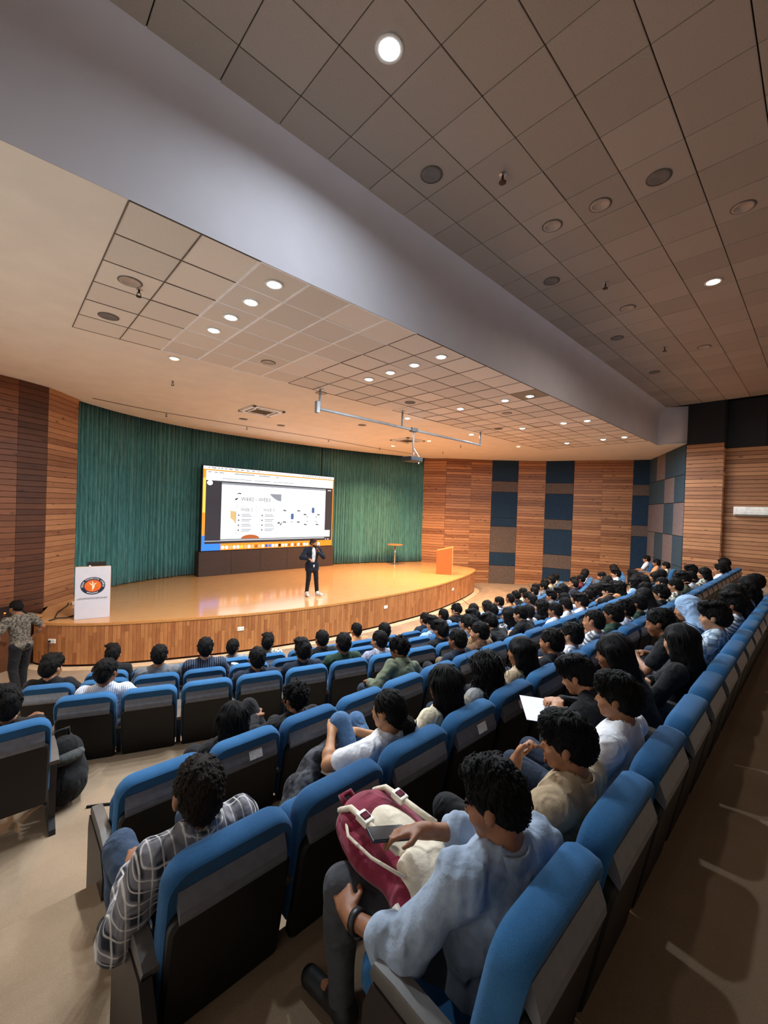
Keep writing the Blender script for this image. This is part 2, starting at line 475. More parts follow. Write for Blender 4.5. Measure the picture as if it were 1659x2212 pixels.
# ------------------------------------------------------------------ walls
def frame2(p0, p1):
    """matrix: local x along the wall, local y into the room's back, z up"""
    d = Vector((p1[0] - p0[0], p1[1] - p0[1], 0)); L = d.length; d.normalize()
    n = Vector((-d.y, d.x, 0))
    m = Matrix(((d.x, n.x, 0, p0[0]), (d.y, n.y, 0, p0[1]), (0, 0, 1, 0), (0, 0, 0, 1)))
    return m, L
def wall(name, p0, p1, z0, z1, m=M_PINE_BACK, thick=0.12):
    mx, L = frame2(p0, p1)
    return MB().box(-0.0, L, 0.0, thick, z0, z1).obj(name, m, mtx=mx, kind='structure')
PLANK = {}
def planks(parent, L, z0, z1, h=0.132, seams=(), single=False, x_in=0.0, m=None):
    """horizontal boards on the room side (local -y) of a wall"""
    cuts = [x_in] + list(seams) + [L - x_in]
    n = int(round((z1 - z0) / h)); h = (z1 - z0) / n
    rr = random.Random(int(L * 100))
    mb = MB()
    for i in range(n):
        for a, b in zip(cuts, cuts[1:]):
            dep = 0.018 + rr.random() * 0.006
            zz = z0 + i * h
            if single:
                key = (round(b - a, 3), round(h, 4), m)
                if key not in PLANK:
                    q = MB().bbox(0, b - a, -0.022, 0, 0.004, h - 0.004, 0.005)
                    PLANK[key] = q.mesh('plank', m or M_PINE)
                link('plank', PLANK[key], parent, (a, -dep + 0.018, zz))
            else:
                mb.box(a + .002, b - .002, -dep, 0, zz + 0.006, zz + h - 0.008)
    if not single: mb.obj('plank_cladding', M_PINE, parent, kind='stuff')
def panels(parent, L, rows, gap=0.008, x0=0.0):
    """fabric panels (z0, z1, material)"""
    for z0, z1, m in rows:
        MB().bbox(x0 + gap, L - gap, -0.03, 0, z0 + gap, z1 - gap, 0.008).obj('fabric_panel', m, parent)
V = [(15.75, 13.95), (16.3, 12.95), (18.05, 11.45), (18.92, 10.5), (19.68, 9.45), (20.15, 8.27), (21.2, 6.05), (21.4, 5.42), (17.38, 3.34)]
top = LOW
w1 = wall('wall_right', V[0], V[1], STG, top); planks(w1, (Vector(V[1]) - Vector(V[0])).length, STG, top)
w2 = wall('wall_right', V[1], V[2], FRONT, top); planks(w2, (Vector(V[2]) - Vector(V[1])).length, FRONT, top, seams=(1.25,))
w3 = wall('wall_right', V[2], V[3], FRONT, top); panels(w3, (Vector(V[3]) - Vector(V[2])).length, [(FRONT, .82, M_TAUPE), (.82, 1.47, M_NAVY), (1.47, 2.77, M_TAUPE), (2.77, 3.21, M_NAVY), (3.21, 4.5, M_NAVY), (4.5, 5.03, M_TAUPE), (5.03, top, M_NAVY)])
w4 = wall('wall_right', V[3], V[4], FRONT, top); planks(w4, (Vector(V[4]) - Vector(V[3])).length, FRONT, top)
w5 = wall('wall_right', V[4], V[5], FRONT, top); panels(w5, (Vector(V[5]) - Vector(V[4])).length, [(FRONT, .84, M_NAVY), (.84, 1.51, M_TAUPE), (1.51, 2.74, M_NAVY), (2.74, 3.22, M_TAUPE), (3.22, 4.47, M_NAVY), (4.47, 4.99, M_TAUPE), (4.99, top, M_NAVY)])
w6 = wall('wall_right', V[5], V[6], FRONT, top); planks(w6, (Vector(V[6]) - Vector(V[5])).length, FRONT, top, seams=(1.22,))
w7 = wall('wall_right', V[6], V[7], FRONT, top); panels(w7, (Vector(V[7]) - Vector(V[6])).length, [(FRONT, 1.1, M_TAUPE), (1.1, 2.6, M_NAVY), (2.6, 3.1, M_TAUPE), (3.1, 4.45, M_NAVY), (4.45, 4.95, M_TAUPE), (4.95, top, M_NAVY)])
w8 = wall('wall_right', V[7], V[8], FRONT, top)
L8 = (Vector(V[8]) - Vector(V[7])).length
rows8 = [(FRONT, .85), (.85, 1.78), (1.78, 2.86), (2.86, 4.05), (4.05, 5.02), (5.02, top)]
pat = ['BTBT', 'TBTB', 'TBTB', 'TTBT', 'BBTB', 'BTBB']
cols8 = [0, L8 * .24, L8 * .5, L8 * .76, L8]
for (z0, z1), pr in zip(rows8, pat):
    for a, b, ch in zip(cols8, cols8[1:], pr):
        MB().bbox(a + .01, b - .01, -0.03, 0, z0 + .01, z1 - .01, 0.008).obj('fabric_panel', M_CHK_NAVY if ch == 'B' else M_CHK_TAUPE, w8)
# hall side wall on the right: pier and set back wall
P0, P1, P2, P3 = (17.38, 3.34), (17.34, 2.32), (17.6, 2.32), (17.6, -8.0)
w9 = wall('wall_right', P0, P1, 0, HIGH); Lp = (Vector(P1) - Vector(P0)).length
planks(w9, Lp, FRONT, 6.03)
panels(w9, Lp, [(6.03, HIGH, M_DARKNAVY)])
w10 = wall('wall_right', P1, P2, 0, HIGH); planks(w10, .26, FRONT, 5.86); panels(w10, .26, [(5.86, HIGH, M_DARKNAVY)])
w11 = wall('wall_right', P2, P3, 0, HIGH); planks(w11, 10.3, FRONT, 5.86, seams=(1.6, 4.2, 6.8)); panels(w11, 1.0, [(5.86, HIGH, M_DARKNAVY)]); panels(w11, 3.4, [(5.86, HIGH, M_DARKNAVY)], x0=1.0); panels(w11, 10.3, [(5.86, HIGH, M_DARKNAVY)], x0=3.4)
# left of the stage
U = [(-1.3, 11.2), (-0.05, 12.16), (0.3, 12.3), (0.83, 12.62), (1.5, 13.5)]
wl1 = wall('wall_left', U[0], U[1], FRONT, top); planks(wl1, (Vector(U[1]) - Vector(U[0])).length, FRONT, top)
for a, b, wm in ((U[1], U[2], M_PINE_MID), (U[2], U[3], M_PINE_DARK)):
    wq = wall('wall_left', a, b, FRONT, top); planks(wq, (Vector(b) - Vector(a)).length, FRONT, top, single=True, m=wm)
wl4 = wall('wall_left', U[3], U[4], STG, top); planks(wl4, (Vector(U[4]) - Vector(U[3])).length, STG, top, single=True)
wall('wall_left', (-1.3, -8.0), (-1.3, 11.2), -0.2, HIGH, M_PLASTER)
wall('wall_back', (17.7, -8.0), (-1.4, -8.0), -0.2, HIGH, M_PLASTER)
wall('wall_front', (0.0, 16.9), (17.0, 16.9), -0.2, top + .3, M_PLASTER)

# ------------------------------------------------------------------ bulkhead and ceilings
BY = 4.17
mb = MB()
prof = [(BY, LOW), (BY, LOW + 0.45), (BY - 0.004, LOW + 0.8), (BY - 0.02, LOW + 1.05), (BY - 0.06, LOW + 1.2), (BY - 0.12, LOW + 1.29), (BY - 0.2, HIGH + .01)]
xs = [-1.3, 17.22]
vs = [(x, y, z) for x in xs for y, z in prof]; n = len(prof)
fs = [(i, i + 1, n + i + 1, n + i) for i in range(n - 1)]
mb.add(vs, fs)
q = [(17.22, 4.17), (17.6, 3.34)]
mb.add([(q[0][0], q[0][1], LOW), (q[1][0], q[1][1], LOW), (q[1][0], q[1][1], HIGH), (q[0][0], q[0][1], HIGH)], [(0, 1, 2, 3)])
me = mb.mesh('bulkhead', M_BULK); autosmooth(me, 50)
link('ceiling', me, kind='structure')
TP = 0.612
# lower ceiling, plaster field around the tile field
gx0, gx1, gy0, gy1 = 0.78, 0.78 + 25 * TP, 4.185, 4.185 + 6 * TP
back = [(0.9, 12.75), (1.5, 13.62), (3.1, 14.72), (5.3, 15.42), (7.6, 15.48), (10.4, 15.2), (12.8, 14.72), (15.7, 13.78), (16.4, 13.0)]
pl = MB()
t = 0.03
pl.box(-1.3, gx0, BY + .004, gy1, LOW, LOW + t)
pl.box(gx1, 22.5, BY + .004, gy1, LOW, LOW + t)
pl.prism([(17.25, BY + .004), (17.45, 3.36), (22.5, 3.36), (22.5, BY + .004)], LOW, LOW + t)
bk = smooth_poly(back, 6)
outl = [(-1.3, gy1), (22.5, gy1), (22.5, 13.0)] + bk[::-1] + [(-1.3, 12.75)]
pl.prism(outl, LOW, LOW + t)
ceil = pl.obj('ceiling', M_PLASTER, kind='structure')
# pocket above the curtain
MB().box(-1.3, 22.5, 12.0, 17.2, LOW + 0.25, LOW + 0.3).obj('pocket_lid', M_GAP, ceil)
MB().box(gx0, gx1, gy0, gy1, LOW + 0.05, LOW + 0.07).obj('void_panel', M_GAP, ceil)
tile_me = MB().bbox(0.005, TP - 0.005, 0.005, TP - 0.005, 0.0, 0.03, 0.006).mesh('ceiling_tile', M_TILE2)
tile_me2 = tile_me.copy(); tile_me2.materials.clear(); tile_me2.materials.append(M_TILE)
tile_me3 = tile_me.copy(); tile_me3.materials.clear(); tile_me3.materials.append(M_TILE_OLD)
rr = random.Random(11)
for i in range(25):
    for j in range(6):
        tilt = 0.0 if rr.random() < .9 else rr.uniform(-.012, .012)
        link('ceiling_tile', tile_me3 if (i, j) == (12, 0) else tile_me, ceil, (gx0 + i * TP, gy0 + j * TP, LOW + rr.random() * .004), (tilt, -tilt, 0))
for i in range(26):
    x = gx0 + i * TP
    wm = M_GRID_W if i in (2, 3, 4, 5) else M_GRID_D
    MB().box(x - .015 if wm is M_GRID_W else x - .006, x + .015 if wm is M_GRID_W else x + .006, gy0, gy1, LOW - .004, LOW + .02).obj('grid_bar', wm, ceil)
for j in range(7):
    y = gy0 + j * TP
    MB().box(gx0, gx0 + 2 * TP, y - .006, y + .006, LOW - .003, LOW + .02).obj('grid_bar', M_GRID_D, ceil)
    MB().box(gx0 + 2 * TP, gx0 + 6 * TP, y - .011, y + .011, LOW - .003, LOW + .02).obj('grid_bar', M_GRID_W, ceil)
    MB().box(gx0 + 6 * TP, gx1, y - .006, y + .006, LOW - .003, LOW + .02).obj('grid_bar', M_GRID_D, ceil)
# shadow slot that runs along the curtain
slot = smooth_poly([(1.75, 13.0), (3.4, 13.3), (6.3, 13.28), (9.0, 13.2), (12.2, 13.35), (14.6, 13.2)], 8)
vs, fs = ribbon(slot, -0.035, 0.035, LOW - 0.004, LOW + 0.002)
MB().add(vs, fs).obj('slot_channel', mat('slot_bronze', '5c4a3c', .6), ceil)
# hall ceiling
hx0, hy1 = 3.28 - 7 * TP, 3.56 + TP
ceil2 = MB().box(-1.3, 17.8, -8, BY + .02, HIGH + .045, HIGH + .08).obj('ceiling', M_GAP, kind='structure')
for i in range(30):
    for j in range(8):
        x = hx0 + i * TP; y = hy1 - (j + 1) * TP
        tilt = 0.0 if rr.random() < .85 else rr.uniform(-.01, .01)
        if j == 0:
            o = link('ceiling_tile', tile_me2, ceil2, (x, y, HIGH + rr.random() * .004)); 
        else:
            link('ceiling_tile', tile_me2, ceil2, (x, y, HIGH + rr.random() * .004), (tilt, tilt, 0))
mb = MB()
for i in range(30):
    for j in range(8, 19):
        x = hx0 + i * TP; y = hy1 - (j + 1) * TP
        mb.box(x + .005, x + TP - .005, y + .005, y + TP - .005, HIGH, HIGH + .03)
mb.obj('rear_tiles', M_TILE, ceil2, kind='stuff')

# ------------------------------------------------------------------ stage curtain
def curtain_mat():
    nt = NT('green_velour'); setp(nt, None, 0.85, 0, 0.2, 0.35)
    v = nt.coord((1, 1, 0.08))
    f = nt.noise(v, 30, 4, .7)
    nt.l(nt.ramp(f, [(0.3, lin('2a5a5a')), (0.7, lin('55918d'))]), nt.b.inputs['Base Color'])
    nt.bump(f, .3, .01)
    return nt.m
M_CURT = curtain_mat()
CURVE = smooth_poly([(1.42, 13.72), (3.1, 14.95), (5.3, 15.6), (7.6, 15.68), (10.4, 15.4), (12.8, 14.9), (15.95, 13.9)], 10)
def curtain(a, b, label):
    pts = resample(CURVE, 0.018)
    n = len(pts); pts = pts[int(n * a):int(n * b) + 1]
    rr = random.Random(int(a * 100) + 5)
    ph = []; p = 0
    for i in range(len(pts)):
        p += 0.018 * 2 * math.pi / (0.10 + 0.05 * math.sin(i * .043) + 0.02 * math.sin(i * .31))
        ph.append(p)
    rows = [(LOW + .2, 0.65), (5.2, .7), (4.0, .85), (3.0, 1.0), (2.0, 1.1), (1.4, 1.2), (STG + .03, 1.3)]
    vs = []; fs = []
    for k, (z, amp) in enumerate(rows):
        for i, q in enumerate(pts):
            c = Vector(pts[min(i + 1, len(pts) - 1)]) - Vector(pts[max(i - 1, 0)]); c.normalize()
            d = amp * (0.05 * math.sin(ph[i] + .35 * math.sin(k * 1.3 + i * .05)) + 0.016 * math.sin(ph[i] * .47 + k * .25) + .02 * math.sin(ph[i] * .13))
            vs.append((q[0] - c.y * d, q[1] + c.x * d, z))
    m = len(pts)
    for k in range(len(rows) - 1):
        for i in range(m - 1): fs.append((k * m + i, k * m + i + 1, (k + 1) * m + i + 1, (k + 1) * m + i))
    o = link('stage_curtain', pymesh('stage_curtain', vs, fs, M_CURT, True), label=label, cat='curtain', group='green curtain drops behind the stage')
    sm = o.modifiers.new('solid', 'SOLIDIFY'); sm.thickness = 0.006
curtain(0.0, 0.268, 'green pleated stage curtain left of the screen')
curtain(0.272, 0.628, 'green pleated stage curtain behind the screen')
curtain(0.632, 1.0, 'green pleated stage curtain right of the screen')
# ------------------------------------------------------------------ lamps in the ceilings
ORD = ['first', 'second', 'third', 'fourth', 'fifth', 'sixth', 'seventh', 'eighth', 'ninth', 'tenth', 'eleventh', 'twelfth', 'thirteenth', 'fourteenth', 'fifteenth', 'sixteenth', 'seventeenth', 'eighteenth', 'nineteenth', 'twentieth', 'twenty-first', 'twenty-second', 'twenty-third', 'twenty-fourth', 'twenty-fifth', 'twenty-sixth', 'twenty-seventh', 'twenty-eighth', 'twenty-ninth', 'thirtieth']
ring_me = MB().lathe([(0.075, 0.0), (0.105, -0.002), (0.108, -0.01), (0.1, -0.014), (0.078, -0.012)], 24, cap=False).mesh('trim_ring', M_WHITE, True)
disc_me = MB().lathe([(0.0005, -0.03), (0.03, -0.028), (0.055, -0.021), (0.07, -0.012), (0.076, -0.002)], 24).mesh('glowing_disc', None, True)
def lamp(x, y, z, colour, watts, label, size=1.0, glow=14.0, spot=178, group='recessed lamps over the stage', aim=None):
    e = empty('ceiling_lamp', (x, y, z), label=label, cat='lamp', group=group)
    r = link('trim_ring', ring_me, e); r.scale = (size, size, 1)
    key = 'glow_%d_%d' % (int(colour[2] * 100), int(glow))
    d = link('glowing_disc', disc_me, e); d.scale = (size, size, 1)
    if not disc_me.materials: disc_me.materials.append(M_WHITE)
    d.material_slots[0].link = 'OBJECT'
    nm = key
    if nm not in MATS:
        nt = NT(nm); nt.b.inputs['Base Color'].default_value = (.8, .8, .8, 1)
        nt.b.inputs['Emission Color'].default_value = tuple(colour) + (1,); nt.b.inputs['Emission Strength'].default_value = glow
        MATS[nm] = nt.m
    d.material_slots[0].material = MATS[nm]
    ld = bpy.data.lights.new('lamp_beam', 'AREA'); ld.energy = watts; ld.color = colour
    ld.shape = 'DISK'; ld.size = 0.15 * size; ld.spread = math.radians(spot)
    lo = bpy.data.objects.new('lamp_beam', ld); COL.objects.link(lo); lo.parent = e; lo.location = (0, 0, -0.045)
    if aim: lo.rotation_euler = aim
cols = {2: 'first', 5: 'second', 8: 'third', 11: 'fourth', 14: 'fifth', 15: 'fifth'}
cnt = {}
for x, y, c, k in STAGE_LAMPS:
    cl = cols.get(int(x), 'fifth')
    if c == WARM:
        lab = {2: 'warm orange ceiling lamp on plaster at the left, beyond the first lamp line', 14: 'warm orange ceiling lamp on plaster at the far right', 11: 'warm orange ceiling lamp near the curtain' if y > 11 else 'warm orange ceiling lamp beside the far air conditioner cassette'}[int(x)]
    else:
        cnt[cl] = cnt.get(cl, 0) + 1
        lab = 'bright recessed lamp, %s from the bulkhead in the %s line from the left' % (ORD[cnt[cl] - 1], cl)
    lamp(x, y, LOW, c, STAGE_W * k, lab, glow=24.0 if c != WARM else 9.0, spot=178 if c != WARM else 130)
lamp(HALL_LAMPS[0][0], HALL_LAMPS[0][1], HIGH, COOL, HALL_W * HALL_LAMPS[0][3], 'bright white lamp in the hall ceiling nearest the viewer', 1.15, 40, spot=164, group='lamps of the hall ceiling')
lamp(HALL_LAMPS[1][0], HALL_LAMPS[1][1], HIGH, SOFT, HALL_W * HALL_LAMPS[1][3], 'bright warm white lamp in the hall ceiling at the right', 1.15, 40, spot=164, group='lamps of the hall ceiling')
for i, (x, y, c, k) in enumerate(HALL_LAMPS[2:]):
    lamp(x, y, HIGH, c, HALL_W * k, 'lamp in the hall ceiling beyond the right edge', 1.15, 40, spot=164, group='lamps of the hall ceiling')

# unlit discs, speakers, sprinklers
spk_me = MB().lathe([(0.0005, -0.008), (0.085, -0.008), (0.1, -0.012), (0.115, -0.008), (0.118, 0.0)], 24)
spk_me = spk_me.mesh('grille', M_SPEAKER, True)
unlit_me = MB().lathe([(0.0005, 0.0), (0.085, -0.001), (0.09, -0.01), (0.112, -0.012), (0.118, 0.0)], 24).mesh('cover', mat('dull_cover', 'b9a99c', .6), True)
def disc(x, y, z, kind, label, group):
    e = empty('ceiling_speaker' if kind == 's' else 'unlit_ceiling_lamp', (x, y, z), label=label, cat='speaker' if kind == 's' else 'lamp', group=group)
    if kind == 's':
        link('grille', spk_me, e)
        MB().lathe([(0.116, 0), (0.128, -0.001), (0.13, -0.008), (0.117, -0.011)], 24, cap=False).obj('rim', M_GRID_D, e, smooth=True)
    else:
        link('cover', unlit_me, e)
        MB().lathe([(0.116, 0), (0.128, -0.001), (0.13, -0.006), (0.117, -0.009)], 24, cap=False).obj('rim', M_GRID_D, e, smooth=True)
G1 = 'discs in the hall ceiling'
disc(3.64, 3.27, HIGH, 's', 'grey round speaker in the hall ceiling, nearest along the bulkhead', G1)
disc(6.75, 3.27, HIGH, 's', 'grey round speaker in the hall ceiling, second along the bulkhead', G1)
disc(9.9, 3.25, HIGH, 's', 'grey round speaker in the hall ceiling, third along the bulkhead', G1)
disc(5.5, 1.43, HIGH, 's', 'grey round speaker in the hall ceiling in the tile row of the far lit lamp', G1)
disc(5.49, 2.06, HIGH, 'u', 'unlit round ceiling lamp with a dark rim between two speakers', G1)
disc(5.45, 2.66, HIGH, 'u', 'faint unlit round ceiling lamp nearer the bulkhead', G1)
disc(8.6, 2.66, HIGH, 'u', 'unlit round ceiling lamp straight toward the bulkhead from the lit one', G1)
disc(6.75, 0.82, HIGH, 'u', 'faint unlit round ceiling lamp near the right edge', G1)
disc(12.9, 3.27, HIGH, 's', 'grey round speaker in the hall ceiling, farthest along the bulkhead', G1)
disc(11.7, 2.0, HIGH, 'u', 'unlit round ceiling lamp far along the hall ceiling', G1)
G2 = 'discs in the ceiling over the stage'
disc(1.1, 7.0, LOW, 's', 'dark round speaker in the leftmost column of stage ceiling tiles', G2)
disc(1.1, 5.7, LOW, 'u', 'round unlit lamp in the leftmost column of stage ceiling tiles', G2)
disc(3.55, 7.0, LOW, 'u', 'pale round disc in the tiles beside the white grid bars', G2)
disc(5.35, 7.95, LOW, 'u', 'pale round disc on plaster beside the left pipe hanger', G2)
disc(7.25, 6.95, LOW, 's', 'round speaker among the tiles above the pipe', G2)
disc(11.3, 7.0, LOW, 's', 'round speaker among the tiles above the right pipe end', G2)
disc(9.65, 5.75, LOW, 'u', 'pale round disc among the tiles between the third and fourth lamp lines', G2)
disc(6.7, 12.2, LOW, 's', 'small flat disc on plaster before the curtain, right of the cassette', G2)
disc(5.45, 12.25, LOW, 's', 'small flat disc on plaster before the curtain, behind the cassette', G2)
disc(8.3, 10.0, LOW, 's', 'small flat disc on plaster between the two cassettes', G2)
def sprinkler(x, y, z, label, big=1.0):
    e = empty('sprinkler', (x, y, z), label=label, cat='sprinkler', group='sprinkler heads')
    MB().lathe([(0.03 * big, 0), (0.032 * big, -0.006), (0.01, -0.012)], 12).obj('escutcheon', M_STEEL, e)
    MB().tube([(0, 0, -.01), (0, 0, -.05)], 0.012, 8).tube([(-.018, 0, -.045), (-.022, 0, -.075), (0, 0, -.09)], .005, 6).tube([(.018, 0, -.045), (.022, 0, -.075), (0, 0, -.09)], .005, 6).lathe([(0.004, -.088), (0.032 * big, -.09), (0.03 * big, -.096), (0.004, -.098)], 12).obj('head', mat('dark_brass', '3a2c20', .4, .6), e)
for i, (x, y) in enumerate(((4.22, 2.68), (7.42, 2.65), (11.15, 2.64))):
    sprinkler(x, y, HIGH, 'dark sprinkler head in the hall ceiling, %s from the viewer' % ORD[i], 1.4)
for i, (x, y) in enumerate(((1.22, 5.82), (2.71, 9.68), (3.61, 13.42), (6.1, 13.42), (9.3, 13.2), (11.9, 13.1), (13.3, 9.9), (14.3, 11.6))):
    sprinkler(x, y, LOW, 'small sprinkler head in the ceiling over the stage, %s from the left' % ORD[i])

# air conditioner cassettes
def cassette(x, y, label):
    e = empty('ceiling_air_conditioner', (x, y, LOW), label=label, cat='air conditioner', group='ceiling cassettes')
    h = .47
    fr = MB()
    for a in range(4):
        m = Matrix.Rotation(a * math.pi / 2, 4, 'Z')
        fr.bbox(-h, h, .37, h, -.04, 0, .008, m)
        fr.bbox(-.37, .37, .25, .31, -.04, -.005, .006, m)
        fr.bbox(-.37, -.3, .25, .37, -.04, -.005, .005, m)
    fr.obj('frame', M_WHITE, e)
    for a in range(4):
        m = Matrix.Rotation(a * math.pi / 2, 4, 'Z')
        MB().box(-.3, .3, .31, .37, -.02, -.012, m).obj('louvre', mat('vent_dark', '3c2f2a', .7), e)
    MB().box(-.25, .25, -.25, .25, -.03, -.02).obj('filter', mat('filter_brown', '6b5a48', .9), e)
    g = MB()
    for k in range(11): g.box(-.25, .25, -.25 + k * .05, -.244 + k * .05, -.036, -.03)
    g.obj('grille', mat('filter_bars', '85735f', .7), e, kind='stuff')
cassette(5.3, 10.75, 'white square air conditioner cassette in the ceiling at the left')
cassette(11.2, 10.8, 'white square air conditioner cassette in the ceiling behind the pipe')

# pipe rig with projector
pz = 5.64
e = empty('ceiling_pipe_rig', (7.8, 7.7, LOW), label='grey pipe frame hanging from the ceiling over the stage edge', cat='pipe frame')
for x in (5.16, 7.76, 11.37):
    MB().tube([(x - 7.8, 0, 0), (x - 7.8, 0, pz - LOW)], 0.024, 8).obj('hanger', M_PIPE, e, smooth=True)
    MB().bbox(x - 7.8 - .07, x - 7.8 + .07, -.05, .05, -.012, 0, .004).obj('base_plate', M_WHITE, e)
MB().tube([(5.1 - 7.8, 0, pz - LOW), (11.4 - 7.8, 0, pz - LOW)], 0.032, 10).obj('cross_pipe', M_PIPE, e, smooth=True)
MB().bbox(5.06 - 7.8, 5.14 - 7.8, -.05, .05, pz - LOW - .1, pz - LOW + .16, .01).obj('end_bracket', M_PIPE, e)
MB().bbox(8.1 - 7.8, 8.32 - 7.8, -.06, .06, pz - LOW - .05, pz - LOW + .05, .01).obj('clamp', mat('clamp_grey', '55565a', .5, .5), e)
MB().tube([(.42, 0, pz - LOW - .03), (.41, 0, pz - LOW - .35), (.44, 0, pz - LOW - .6)], 0.022, 8).obj('drop_pipe', M_PIPE, e, smooth=True)
e = empty('projector', (8.24, 7.7, 4.78), label='dark ceiling projector hanging below the pipe frame', cat='projector')
MB().bbox(-.26, .2, -.17, .17, 0, .13, .02).obj('body', mat('projector_black', '1b1b1f', .4), e)
MB().tube([(.1, .17, .06), (.1, .21, .06)], 0.05, 14).obj('lens', mat('lens_glass', '0a0a12', .1), e, smooth=True)
MB().tube([(0, 0, .13), (0, 0, .3)], .02, 8).obj('mount', M_PIPE, e, smooth=True)
MB().tube([(.02, 0, .36), (.1, 0, .28), (.22, 0, .18), (.28, .02, .06), (.24, .02, -.03), (.2, .02, .04)], .012, 6).obj('cable', M_WHITE, e, smooth=True)

# split air conditioner on the right wall
e = empty('wall_air_conditioner', (17.57, 1.55, 3.62), label='long white air conditioner on the wooden wall at the right', cat='air conditioner')
prof = [(0, 0), (-.16, .02), (-.21, .07), (-.225, .16), (-.21, .27), (-.17, .31), (0, .32)]
MB().rings([[(q[0], yy, q[1]) for q in prof] for yy in (-.62, -.6, .46, .48)]).obj('housing', M_WHITE, e)
MB().box(-.215, -.17, -.58, .44, .03, .045).obj('air_slot', mat('slot_dark', '26262a', .6), e)
MB().box(-.228, -.2, -.45, .3, .2, .206).obj('trim_line', mat('ac_trim', 'c8c8c6', .3), e)

# ------------------------------------------------------------------ screen on its plinth
SX0, SX1, SZ0, SZ1, SY = 5.28, 10.93, 1.76, 4.78, 15.0
scr = empty('led_screen', (SX0, SY, SZ0), label='large lit screen showing a slide in a browser window', cat='screen')
SW, SH = SX1 - SX0, SZ1 - SZ0
MB().bbox(-.03, SW + .03, .005, .16, -.03, SH + .03, .006).obj('cabinet', M_BLACK, scr)
SCR_E = 1.6
def quad(name, u0, v0, u1, v1, layer, m):
    """flat area of the picture, u to the right and v downward in 0..1"""
    x0, x1 = u0 * SW, u1 * SW; z0, z1 = (1 - v1) * SH, (1 - v0) * SH; y = .004 - layer * .001
    return link(name, pymesh(name, [(x0, y, z0), (x1, y, z0), (x1, y, z1), (x0, y, z1)], [(0, 1, 2, 3)], m), scr)
def shape(name, pts, layer, m, mtx=None):
    y = .004 - layer * .001
    return link(name, pymesh(name, [(u * SW, y, (1 - v) * SH) for u, v in pts], [tuple(range(len(pts)))], m), scr)
def letters(s, u, v, size, layer, m, align='CENTER', name='lettering', bold=0.0):
    me = text_mesh(s, size, name, align, bold); me.materials.clear(); me.materials.append(m)
    o = link(name, me, scr, (u * SW, .004 - layer * .001, (1 - v) * SH), (math.pi / 2, 0, 0))
    return o
E_W = emis('screen_white', 'ffffff', SCR_E); E_G = emis('screen_pale_grey', 'dfe3ee', .9); E_GR = emis('screen_grey', '7f858f', .55)
E_D = emis('screen_dark', '3c3a44', SCR_E * .45); E_K = emis('screen_black_ink', '26242a', .3); E_O = emis('screen_orange', 'ff8a1e', SCR_E)
E_B = emis('screen_blue', '2f80ff', SCR_E * .9); E_Y = emis('screen_yellow', 'ffc04a', SCR_E); E_R = emis('screen_rust', 'd06a2e', SCR_E * .6); E_S = emis('screen_sand', 'f8d08c', .95); E_BL = emis('screen_steel_blue', '4f79b8', .8); E_LG = emis('screen_silver', 'b4b9c2', .75)
quad('desktop_picture', 0, 0, 1, 1, 0, E_O)
quad('desktop_glow', 0, .14, .02, .55, 1, E_Y)
quad('desktop_corner', 0, .82, .12, 1, 1, E_B)
quad('menu_bar', 0, 0, 1, .035, 1, E_W)
quad('browser_window', .018, .05, .992, .92, 1, E_W)
quad('address_bar', .1, .115, .9, .118, 2, E_G)
quad('tab_line', .018, .085, .992, .088, 2, E_G)
quad('dark_margin', .018, .165, .992, .92, 2, E_D)
quad('slide', .118, .18, .925, .885, 3, E_W)
quad('slide_shade', .118, .18, .925, .205, 4, E_LG)
quad('slide_footer', .118, .865, .925, .885, 4, E_LG)
quad('progress_line', .018, .885, .925, .889, 4, E_W)
for i, (u, wdt) in enumerate(((.03, .01), (.05, .03), (.09, .012), (.11, .012), (.135, .014), (.16, .026), (.2, .026), (.24, .022), (.28, .02), (.32, .02), (.36, .014))):
    quad('menu_word', u, .012, u + wdt, .022, 2, E_GR)
for i in range(13):
    u = .72 + i * .02; quad('menu_icon', u, .01, u + .008, .024, 2, E_GR)
for u, wdt in ((.03, .02), (.07, .02), (.1, .03), (.2, .04), (.24, .1), (.37, .08), (.5, .02)):
    quad('tab_word', u, .062, u + wdt, .074, 3, E_LG)
for u, wdt in ((.12, .2), (.34, .12), (.48, .16)):
    quad('address_word', u, .13, u + wdt, .138, 3, E_LG)
letters('WEB2 - WEB3', .355, .375, .2, 5, E_K)
for (u0, u1, t) in ((.215, .365, 'WEB 2'), (.382, .522, 'WEB 3')):
    r = [(u, v) for u, v in [(u0 + (u1 - u0) * (.5 + q[0]), .46 + .355 * (1 - q[1])) for q in rrect(1, 1, .09, .09, 5)]]
    shape('slide_card', r, 4, E_GR)
    r2 = [(u0 + (u1 - u0) * .5 + ((u - u0) / (u1 - u0) - .5) * (u1 - u0) * .975, .6375 + (v - .6375) * .982) for u, v in r]
    shape('slide_card_face', r2, 5, E_W)
    letters(t, (u0 + u1) / 2, .505, .17, 6, E_K)
    quad('card_rule', u0 + .01, .535, u1 - .01, .538, 6, E_LG)
    for k in range(4):
        v = .575 + k * .062
        c = [(u0 + .02 + .006 * math.cos(a), v + .011 * math.sin(a)) for a in [2 * math.pi * i / 10 for i in range(10)]]
        shape('bullet', c, 6, E_GR)
        quad('card_text', u0 + .04, v - .014, u0 + .1 + .01 * (k % 2), v - .004, 6, E_LG)
        quad('card_text', u0 + .04, v + .006, u0 + .11 - .012 * (k % 2), v + .016, 6, E_LG)
shape('grey_wedge', [(.455, .29), (.545, .29), (.545, .385), (.515, .375), (.485, .345), (.465, .315)], 4, E_LG)
